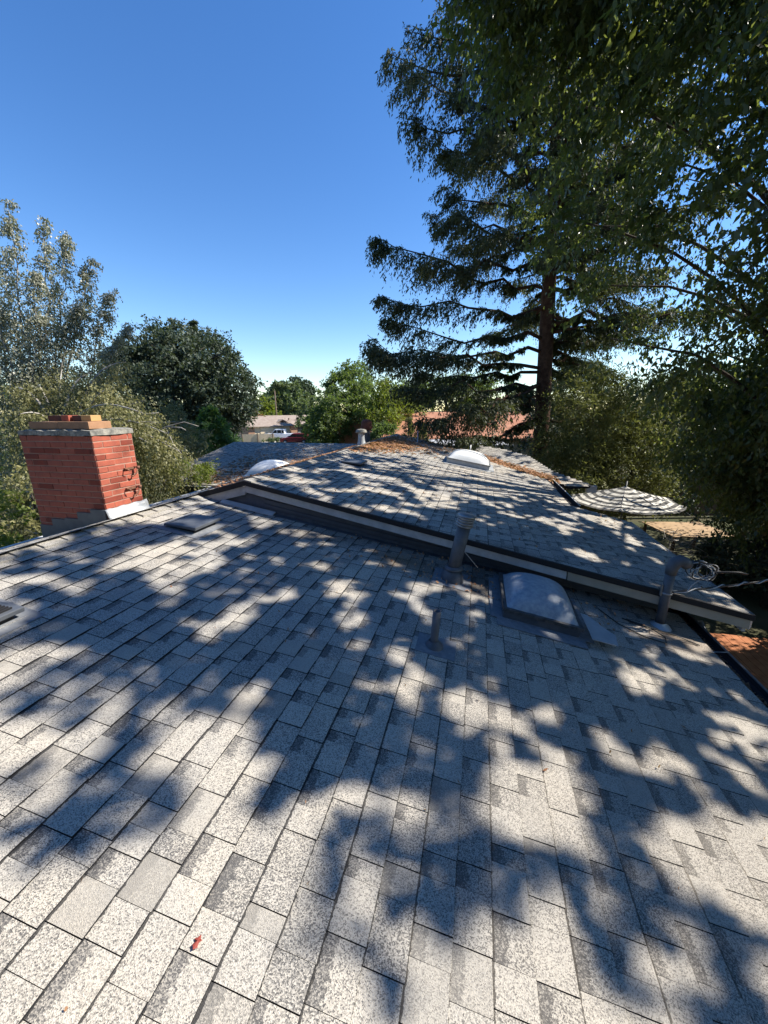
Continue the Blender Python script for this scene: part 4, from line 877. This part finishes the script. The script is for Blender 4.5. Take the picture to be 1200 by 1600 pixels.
# dark oak
def P3(x, y, Y, rx, ry, rz): p = at(x, y, Y); return (p[0], p[1], p[2], rx, ry, rz)
bush('dark_oak', [P3(290, 590, 33, 4.6, 4.5, 3.6), P3(245, 566, 34, 2.8, 4, 2.0), P3(300, 545, 35, 3.0, 3, 2.0), P3(345, 600, 32, 2.6, 3, 2.8), P3(220, 600, 33, 3, 3, 3), P3(275, 525, 36, 1.7, 2, 1.4), P3(372, 610, 31, 1.3, 2, 2.2), P3(330, 560, 34, 2.0, 2, 1.8), P3(300, 640, 31, 4.2, 3, 2.2)], 560, L['oak'], 'large dense dark evergreen oak behind the birch on the left', 'tree', tw=12, nl=11, tl=.95, leaf=.24, asp=.55, r0=.5, shell=.72, limbs=20, bt=2.2)
def conifer(name, base, h, r, leafm, label, n=34, leaf=.2, cat='conifer', z0=.12, asp=.3, tw=14):
    base = np.array(base, float); root = empty(name, tuple(base), 0, label, cat); b = MB(); b.tube([(0, 0, -.1), (0, 0, h)], [h*.02+.03, .02], 8); b.build('trunk', M['bark_dark'], root)
    O = []; D = []; LL = []; bb = MB()
    for k in range(n):
        t = z0+(1-z0)*(k/n)**.9; z = h*t; rr = r*(1-t)**.8*rng.uniform(.7, 1.15)+.05
        for q in range(5):
            an = rng.uniform(0, 6.28); d = np.array([math.cos(an), math.sin(an), .18]); T = d*rr; bb.tube([(0, 0, z), tuple(T+np.array([0, 0, z]))], [.02*h/6, .006], 4, cap=False)
            for j in range(tw):
                s = rng.random()**.6; O.append(base+np.array([0, 0, z])+T*s); dd = d+rng.normal(0, .5, 3); D.append(dd/np.linalg.norm(dd)); LL.append(rr*.28*(1.15-s*.4)+.05)
    Q = twig_leaves(np.array(O), np.array(D), np.array(LL), 7, leaf, asp, .25, .6, .12)
    bb.build('branches', M['bark_dark'], root); quads_obj('crown', Q-base, leafm, root, tone_for(Q, 1)); return root
p = at(318, 600, 38); conifer('cedar_tree', (p[0], p[1], 0), at(318, 494, 38)[2], 2.2, L['oak'], 'dark narrow conifer whose tip rises above the big oak', 26, .3)
p = at(335, 690, 17); conifer('cedar_tree', (p[0], p[1], 0), at(336, 628, 17)[2]-.1, 2.5, L['conif'], 'small bright green young cedar behind the left wing roof', 30, .17, tw=16)
bush('garden_shrub', [P3(268, 668, 14, .95, 1, 1.0), P3(290, 690, 13, .9, 1, .8)], 60, L['birchlow'], 'brownish olive shrub between the weeping tree and the young cedar', 'shrub', leaf=.085, asp=.45, tl=.4)
bush('garden_shrub', [P3(300, 735, 9.9, .45, .6, .30)], 26, L['yellow'], 'small bright shrub at the corner of the left wing gutter', 'shrub', leaf=.07, asp=.45, tl=.25)
# middle distance
bush('broadleaf_tree', [P3(548, 625, 38, 2.7, 3, 2.7), P3(528, 650, 36, 2.2, 3, 2.3), P3(562, 592, 39, 1.7, 2.4, 1.5), P3(575, 650, 37, 2.0, 2.5, 2.2), P3(512, 668, 35, 1.3, 2, 1.6)], 330, L['center'], 'broad green tree in the middle distance behind the far flue', 'tree', tw=11, nl=10, tl=.8, leaf=.22, asp=.55, r0=.28, shell=.5, limbs=14, bt=1.8)
bush('broadleaf_tree', [P3(612, 625, 33, 1.7, 2, 1.7), P3(600, 655, 32, 1.5, 2, 1.8), P3(632, 640, 34, 1.4, 1.5, 1.3)], 150, L['yellow'], 'yellow-green loose tree left of the orange roof', 'tree', leaf=.19, asp=.5, tl=.7, r0=.14, shell=.35, bt=1.5)
bush('broadleaf_tree', [P3(700, 615, 44, 5, 3, 2.0), P3(760, 625, 42, 4, 3, 2.4), P3(650, 622, 45, 3, 3, 1.9)], 260, L['center'], 'row-like green tree beyond the orange roof, seen under the redwood branches', 'tree', leaf=.26, asp=.5, tl=.9, r0=.2, shell=.4, bt=2)
bush('broadleaf_tree', [P3(600, 682, 27, .9, .9, .9)], 50, L['center'], 'small dark green bush beside the orange roof corner', 'shrub', leaf=.14, asp=.5, tl=.4)
for k, (x, top, w_) in enumerate(((640, 652, 1.0), (662, 660, .8))):
    p = at(x, 690, 22); conifer('young_conifer', (p[0], p[1], 0), at(x, top, 22)[2], w_, L['laurel'], ('left' if not k else 'right')+' one of two small olive conifers before the orange roof', 24, .12, tw=7)
far = [((450, 632), 92, (6.5, 5, 5.5), L['far'], 'pale green rounded tree behind the tan house'), ((425, 645), 95, (5, 4, 4), L['far'], 'lower pale tree left of the rounded tree behind the tan house'), ((458, 608), 120, (6, 4, 3.6), L['fardark'], 'dark round pine crown highest on the distant skyline'), ((470, 620), 118, (3.2, 3, 4), L['fardark'], 'dark upright pine right of the round pine on the skyline'),
       ((404, 648), 78, (4.2, 4, 3.6), L['yellow'], 'yellow-green bush tree behind the tan house chimney'), ((393, 655), 74, (3, 3, 2.6), L['russet'], 'russet tree at the left behind the tan house'), ((494, 652), 66, (2.8, 3, 4.2), L['far'], 'grey-green tree right of the tan house and above the red car'), ((494, 672), 55, (1.7, 2, 2.4), L['center'], 'dark bushy tree overhanging the red car')]
for (px_, Y, rd, lm, lab) in far:
    e = P3(px_[0], px_[1], Y, *rd); bush('distant_tree', [e, (e[0]+rd[0]*.4, e[1], e[2]-rd[2]*.3, rd[0]*.7, rd[1]*.7, rd[2]*.7)], 130, lm, lab, 'tree', tw=9, nl=9, tl=rd[0]*.22, leaf=.09*rd[0]+.1, asp=.6, r0=.25, grp=None, shell=.55, bt=3, limbs=6)
p = at(482, 680, 120); conifer('cypress', (p[0], p[1], 0), at(482, 610, 120)[2], 1.1, L['fardark'], 'slim dark cypress on the skyline right of the pines', 22, .5, 'cypress', .05, .6, 6)
# backdrop of garden trees that close the gaps low on the left, right and centre
ks = [(-60, 16, 660, 3.2), (-150, 15, 640, 3.0), (40, 24, 650, 3.5), (150, 22, 665, 3.4)]
for i, (x, Y, y, r) in enumerate(ks):
    e = P3(x, y, Y, r, 2.5, r*.8); bush('garden_tree', [e, (e[0], e[1], e[2]-r*.7, r, 2.2, r)], 110, L['birchlow'] if i % 2 else L['center'], ['tree outside the left edge beyond the birch', 'outermost tree beyond the left edge', 'green garden tree seen through the birch at the left', 'garden tree behind the chimney and the birch'][i], 'tree', leaf=.15, asp=.55, tl=.6, r0=.15, shell=.4)
ks = [(30, 20, 4.2), (24, 26, 5.0), (38, 30, 4.5), (17, 21, 3), (21, 11, 3.4), (13, 27, 3.6), (20, 5, 4)]
for i, (x, y, r) in enumerate(ks):
    bush('boundary_tree', [(x, y, 3.4, r, r*.8, 3.9)], 170, L['oak'] if i % 2 else L['center'], ['boundary tree far right behind the hedge', 'boundary tree beyond the olive conifers', 'farthest boundary tree on the right', 'boundary tree behind the dark shrub at the right', 'boundary tree beyond the big leafy tree', 'boundary tree between the redwood and the orange house', 'boundary tree outside the right edge'][i], 'tree', leaf=.2, asp=.55, tl=.8, r0=.16, shell=.5, bt=2)

# ---------------------------------------------------------------- garden on the right: deck, parasol, table
dk = empty('wooden_deck', tuple(uvz(5.4, 4.9, 0)), HROT, 'orange-red stained wooden deck below the right gutter', 'deck')
for k in range(44):
    b = MB(); lu = 6.2; b.box((0, 0, 0), (.138, lu, .032)) if k == 0 else None
    if k == 0: d0 = b.build('deck_board', M['deckwood'], dk, (-2.6, 0, .30))
    else: o = d0.copy(); C.objects.link(o); o.parent = dk; o.location = (-2.6+k*.146, random.uniform(-.02, .02), .30+random.uniform(-.003, .003))
b = MB()
for y in (-2.9, -1.4, 0, 1.4, 2.9): b.box((.5, y, .2), (6.3, .09, .16))
for x in (-2.5, .5, 3.5):
    for y in (-2.9, 0, 2.9): b.box((x, y, .06), (.1, .1, .3))
b.build('deck_frame', M['wood'], dk)
b = MB(); b.box((0, 0, .05), (.95, .20, .05)); b.box((-.35, 0, -.16), (.04, .16, .38)); b.box((.35, 0, -.16), (.04, .16, .38)); o = b.build('bench', M['paleboard'], None, tuple(uvz(4.95, 3.35, .72))); o.rotation_euler = (0, 0, HROT-.35); tag(o, 'pale plank bench under the end of the rake board on the deck', 'bench')
b = MB(); b.tube([uvz(4.3, 2.75, .33), uvz(4.42, 2.62, 2.35), uvz(4.5, 2.5, 2.6)], .025, 8); tag(b.build('deck_post', M['metal']), 'thin metal post standing between the gutter and the deck', 'post')
umb = empty('parasol', (7.45, 11.5, 0), .18, 'large patio parasol with grey and cream stripes right of the roof', 'parasol')
m = bpy.data.materials.new('striped_canvas'); m.use_nodes = True; t = m.node_tree; bs = t.nodes['Principled BSDF']; uvn = t.nodes.new('ShaderNodeUVMap'); uvn.uv_map = 'UVMap'; sx = t.nodes.new('ShaderNodeSeparateXYZ'); t.links.new(uvn.outputs[0], sx.inputs[0])
fr = math_(t, 'FRACT', math_(t, 'MULTIPLY', sx.outputs[1], 7.0)); st = math_(t, 'GREATER_THAN', fr, .52)
t.links.new(mix_(t, st, (.60, .57, .50), (.13, .125, .115)), bs.inputs['Base Color']); bs.inputs['Roughness'].default_value = .9; bs.inputs['Specular IOR Level'].default_value = .1
M['canvas'] = m; Rr = 1.62; zr, za = 2.12, 2.56; ns = 10
for k in range(8):
    a0, a1 = math.pi/4*k, math.pi/4*(k+1); Q = []; UVq = []
    for j in range(ns):
        for i in range(4):
            def pt(s, w_):
                p0 = np.array([math.cos(a0)*Rr*s, math.sin(a0)*Rr*s]); p1 = np.array([math.cos(a1)*Rr*s, math.sin(a1)*Rr*s]); p = p0*(1-w_)+p1*w_; sagz = -.10*s*math.sin(math.pi*w_)*.6-.05*math.sin(math.pi*s)
                return (p[0], p[1], za+(zr-za)*s+sagz)
            s0, s1, w0, w1 = j/ns, (j+1)/ns, i/4, (i+1)/4
            Q.append([pt(s0, w0), pt(s1, w0), pt(s1, w1), pt(s0, w1)]); UVq.append([(w0, s0), (w0, s1), (w1, s1), (w1, s0)])
    quads_obj('canopy_panel', np.array(Q), M['canvas'], umb, None, np.array(UVq).reshape(-1, 2))
    Q = []
b = MB(); b.tube([(0, 0, 0), (0, 0, 2.72)], .024, 10); b.build('pole', M['darkmetal'], umb); b = MB(); b.lathe([(0, .1), (.05, .08), (.25, .05), (.26, 0)], n=18); b.build('base', M['darkmetal'], umb)
for k in range(8):
    a = math.pi/4*k; b = MB(); b.tube([(0, 0, za-.05), (math.cos(a)*Rr*.98, math.sin(a)*Rr*.98, zr-.03)], .009, 5); b.build('rib', M['darkmetal'], umb)
tb = empty('garden_table', (10.2, 12.2, 0), -.05, 'tan plywood topped garden table behind the service mast', 'table')
b = MB(); b.box((0, 0, .93), (2.0, 1.7, .03)); b.build('table_top', mat('tan_plywood', (.40, .27, .15), .8, .3, col2=(.34, .23, .13), scale=5), tb, bevel=.004)
for x in (-.9, .9):
    for y in (-.75, .75): b = MB(); b.box((x, y, .46), (.07, .07, .92)); b.build('leg', M['wood'], tb)
# heap of cut twigs by the table
b = MB()
for k in range(46):
    a = rng.uniform(0, 6.28); p = np.array([8.7+rng.normal(0, .35), 10.6+rng.normal(0, .4), .9+rng.uniform(-.5, .4)]); d = np.array([math.cos(a), math.sin(a), rng.uniform(-.3, .6)])*.3; b.tube([p-d, p+rng.normal(0, .05, 3), p+d], .009, 4)
tag(b.build('twig_heap', M['bark_pale'], None), 'tangle of pale cut twigs between the eave and the tan table', 'twigs', kind='stuff')
# fence on the right
fn = empty('garden_fence', (14.5, 17.0, 0), 0, 'dark wooden fence closing the garden at the right', 'fence'); b = MB(); b.box((0, 0, 0), (.14, .02, 1.8)); f0 = b.build('fence_board', M['wood'], fn, (-8, 0, .92))
for k in range(1, 110): o = f0.copy(); C.objects.link(o); o.parent = fn; o.location = (-8+k*.15, random.uniform(-.004, .004), .92+random.uniform(-.01, .01))
b = MB(); b.box((.2, .03, .4), (16.4, .04, .09)); b.box((.2, .03, 1.5), (16.4, .04, .09)); b.build('rail', M['wood'], fn)

# ---------------------------------------------------------------- neighbours
def gable(root, x0, x1, y0, y1, zw, zr, mr, mw, ov=.4, along='x', wallh=0):
    b = MB(); b.box(((x0+x1)/2, (y0+y1)/2, zw/2), (x1-x0, y1-y0, zw)); b.build('wall', mw, root)
    for sgn in (-1, 1):
        if along == 'x':
            ym = (y0+y1)/2; ye = (y0-ov if sgn < 0 else y1+ov); p = [(x0-ov, ye, zw-.1), (x1+ov, ye, zw-.1), (x1+ov, ym, zr), (x0-ov, ym, zr)]
        else:
            xm = (x0+x1)/2; xe = (x0-ov if sgn < 0 else x1+ov); p = [(xe, y0-ov, zw-.1), (xe, y1+ov, zw-.1), (xm, y1+ov, zr), (xm, y0-ov, zr)]
        b = MB(); b.prism(p, .1); b.build('roof', mr, root)
    b = MB()
    if along == 'x':
        for x in (x0+.01, x1-.01): b.prism([(x, y0, zw-.02), (x, y1, zw-.02), (x, (y0+y1)/2, zr-.08)], .02, 0, (1, 0, 0))
    else:
        for y in (y0+.01, y1-.01): b.prism([(x0, y, zw-.02), (x1, y, zw-.02), ((x0+x1)/2, y, zr-.08)], .02, 0, (0, -1, 0))
    b.build('gable', mw, root)
# orange-roofed neighbour
hb = at(620, 683, 30); 
nh = empty('neighbour_house', (4.0, 33.0, 0), 0, 'neighbouring house with a broad orange-brown roof behind the far ridge', 'house')
gable(nh, -4.6, 8.0, -3.0, 5.5, 2.75, 4.62, M['tile'], M['cream'], .5)
b = MB()
for k in range(17):
    t = (k+.5)/17; y = -3.5+t*4.75; z = 2.65+t*1.97; b.box((1.7, y, z+.012), (13.4, .27, .03), 0, M=Matrix.Rotation(math.atan(1.97/4.75)+.03, 3, 'X'))
b.build('roof_courses', M['tile'], nh, kind='stuff')
b = MB(); b.box((-6.3, 4, 2.2), (3.6, 3.0, 4.0)); b.build('wall', M['tile'], nh)
cp = empty('patio_cover', (4.6, 22.5, 0), 0, 'flat white patio cover between the far ridge and the orange roof', 'patio cover')
b = MB(); b.box((0, 0, 2.98), (4.6, 4.2, .08)); b.build('roof', M['white'], cp)
for x in (-2.1, 2.1):
    for y in (-1.9, 1.9): b = MB(); b.box((x, y, 1.47), (.1, .1, 2.94)); b.build('post', M['white'], cp)
# tan house across the street
X0, Y0 = -24.6, 66.
th = empty('tan_house', (-20.2, 68, 0), .62, 'tan single-storey house with a garage across the street', 'house')
def loc(x, y, z): return (x+20.0, y-68, z)
gable(th, -4.4, 2.6, -3.6, 5, 2.45, 3.75, M['tanroof'], M['cream'], .5)
gable(th, .5, 12, 2.0, 11, 2.4, 3.9, M['tanroof'], M['pinkwall'], .5)
gable(th, 0.2, 3.4, -2.2, 2.5, 2.5, 3.35, M['tanroof'], M['pinkwall'], .45, 'y')
b = MB(); b.box((-3.95, -3.64, 1.15), (1.0, .06, 2.3)); b.box((-4.42, -.5, 1.2), (.04, 6, 2.4)); b.build('side_wall', M['pinkwall'], th)
b = MB(); b.box((-.7, -3.65, 1.1), (3.6, .06, 2.1)); gd = b.build('garage_door', M['cream'], th)
for k in range(3): b = MB(); b.box((-.7, -3.69, .62+k*.52), (3.5, .02, .03)); b.build('door_groove', M['tanroof'], gd)
for x in (1.5, 1.95): b = MB(); b.box((x, -3.2, 1.15), (.14, .14, 2.3)); b.build('porch_post', M['white'], th)
for x in (2.2, 4.4, 7.0): b = MB(); b.box((x, 1.95 if x > 3.4 else -2.25, 1.4), (1.1, .05, 1.1)); wn = b.build('window', M['glass'], th); b = MB(); b.box((x, 1.91 if x > 3.4 else -2.29, .82), (1.25, .06, .08)); b.build('sill', M['white'], wn)
b = MB(); b.box((-4.0, 1.5, 3.5), (.9, .7, 1.1)); b.build('chimney', M['brick2'], th); b = MB(); b.box((-1.6, 2.8, 4.0), (.5, .5, .55)); b.build('chimney', M['cream'], th)
for x in (4.6, 5.4, 7.0): b = MB(); b.box((x, 3.6, 3.25), (.2, .2, .35)); b.build('roof_vent', M['wood'], th)
fw = empty('front_fence', (-20.6, 60.2, 0), .2, 'low cream boarded fence before the tan house', 'fence'); b = MB(); b.box((0, 0, 0), (.19, .03, 1.25)); f0 = b.build('fence_board', M['cream'], fw, (-3.6, 0, .68))
for k in range(1, 36): o = f0.copy(); C.objects.link(o); o.parent = fw; o.location = (-3.6+k*.2, 0, .68)
for k in range(4): b = MB(); b.box((-3.6+k*2.3, -.05, .75), (.12, .1, 1.5)); b.build('fence_post', M['wood'], fw)
bush('front_shrub', [(-15.9, 57.2, .4, 2.0, .5, .45)], 40, L['far'], 'low strip of green plants in front of the cream fence', 'shrub', leaf=.14, asp=.5, tl=.3, r0=.03)
# vehicles
def wheel(parent, x, y, r): 
    b = MB(); b.lathe([(r*.55, -.11), (r, -.10), (r, .10), (r*.55, .11)], n=18); o = b.build('wheel', M['tyre'], parent, (x, y, r)); o.rotation_euler = (math.pi/2, 0, 0)
    b = MB(); b.lathe([(0, -.112), (r*.55, -.112), (r*.55, .112), (0, .112)], n=14); b.build('rim', M['metal'], o)
def vehicle(name, loc, rz, label, cat, body, cab, mb, ln, wd, wr, windows):
    r = empty(name, loc, rz, label, cat); b = MB(); b.prism([(x, -wd/2, z) for x, z in body], wd, 0, (0, 1, 0)); b.build('body', mb, r, bevel=.06)
    b = MB(); b.prism([(x, -wd/2+.12, z) for x, z in cab], wd-.24, 0, (0, 1, 0)); b.build('cab', mb, r, bevel=.06)
    for (xa, xb, xc, xd, za_, zb_) in windows:
        for sy in (-1, 1):
            b = MB(); b.prism([(xa, sy*(wd/2-.115), za_), (xb, sy*(wd/2-.115), za_), (xc, sy*(wd/2-.115), zb_), (xd, sy*(wd/2-.115), zb_)], .02, 0, (0, sy, 0)); b.build('window', M['glass'], r)
    for x in (-ln*.31, ln*.31):
        for y in (-wd/2+.1, wd/2-.1): wheel(r, x, y, wr)
    for y in (-wd*.38, wd*.38): b = MB(); b.box((-ln/2+.02, y, .85*wr*2.2), (.06, .25, .16)); b.build('headlight', M['dome'], r)
    b = MB(); b.box((0, 0, wr*.9), (ln*.5, wd*.9, .18)); b.build('underbody', M['tyre'], r)
    return r
vehicle('pickup_truck', (-16.9, 63.4, .1), 0.02, 'white crew-cab pickup truck parked in the driveway of the tan house', 'pickup truck', [(-2.75, .5), (2.75, .5), (2.75, 1.12), (.95, 1.12), (-1.2, 1.15), (-2.6, 1.05), (-2.75, .85)], [(-1.25, 1.1), (.98, 1.1), (.85, 1.80), (-.55, 1.82)], M['truck'], 5.5, 1.9, .40, [(-1.0, -.3, -.3, -.55, 1.2, 1.68), (-.2, .4, .4, -.2, 1.2, 1.68), (.48, .85, .78, .48, 1.2, 1.66)])
vehicle('parked_car', (-13.1, 57.6, .03), 0.05, 'dark red car half hidden behind the left wing ridge', 'car', [(-2.2, .35), (2.2, .35), (2.25, .95), (-1.0, 1.0), (-2.1, .8)], [(-1.0, .95), (2.1, .92), (1.6, 1.5), (-.3, 1.52)], M['carred'], 4.4, 1.8, .33, [(-.85, .2, .2, -.3, 1.02, 1.42), (.3, 1.3, 1.2, .3, 1.02, 1.42), (1.38, 1.9, 1.55, 1.3, 1.02, 1.4)])
# poles
for (x, y, Y, h, lab, arms) in ((402, 700, 150, at(402, 613, 150)[2], 'distant wooden utility pole with crossarms against the sky at the left', 2), (437, 690, 76, at(437, 608, 76)[2], 'tall slim pole standing behind the tan house', 0)):
    p = at(x, y, Y); up = empty('utility_pole', (p[0], p[1], 0), 0, lab, 'utility pole'); b = MB(); b.tube([(0, 0, 0), (0, 0, h)], [.16, .1], 8); b.build('pole', M['wood'], up)
    for k in range(arms): b = MB(); b.box((0, 0, h-.5-k*1.3), (4.2, .18, .22)); b.build('crossarm', M['wood'], up)
b = MB(); p = at(645, 690, 60); t_ = empty('palm_stub', (p[0], p[1], 0), 0, 'thin bare dark tree top poking above the trees left of the redwood', 'tree'); b.tube([(0, 0, 0), (0, 0, at(645, 585, 60)[2])], [.2, .08], 8)
for k in range(6): b.tube([(0, 0, 6+k*.55), (rng.normal(0, .5), rng.normal(0, .5), 7.2+k*.55)], [.06, .02], 5)
b.build('trunk', M['bark_dark'], t_)

# unseen trees added behind the camera only to block sky light
for k, (x, y, z, r, h_) in enumerate(((-3.0, -13, 8, 5.0, 6.5), (5.5, -11, 8, 5.0, 6.5), (-11, -8, 6.5, 4.5, 5.5))):
    bush('back_garden_tree', [(x, y, z, r, r*.8, h_)], 190, L['oak'], ['tall dark tree standing behind the photographer', 'tall dark tree behind and to the right of the photographer', 'dark tree behind and to the left of the photographer'][k], 'tree', tw=9, nl=8, tl=1.2, leaf=.42, asp=.6, r0=.3, shell=.3, bt=2)
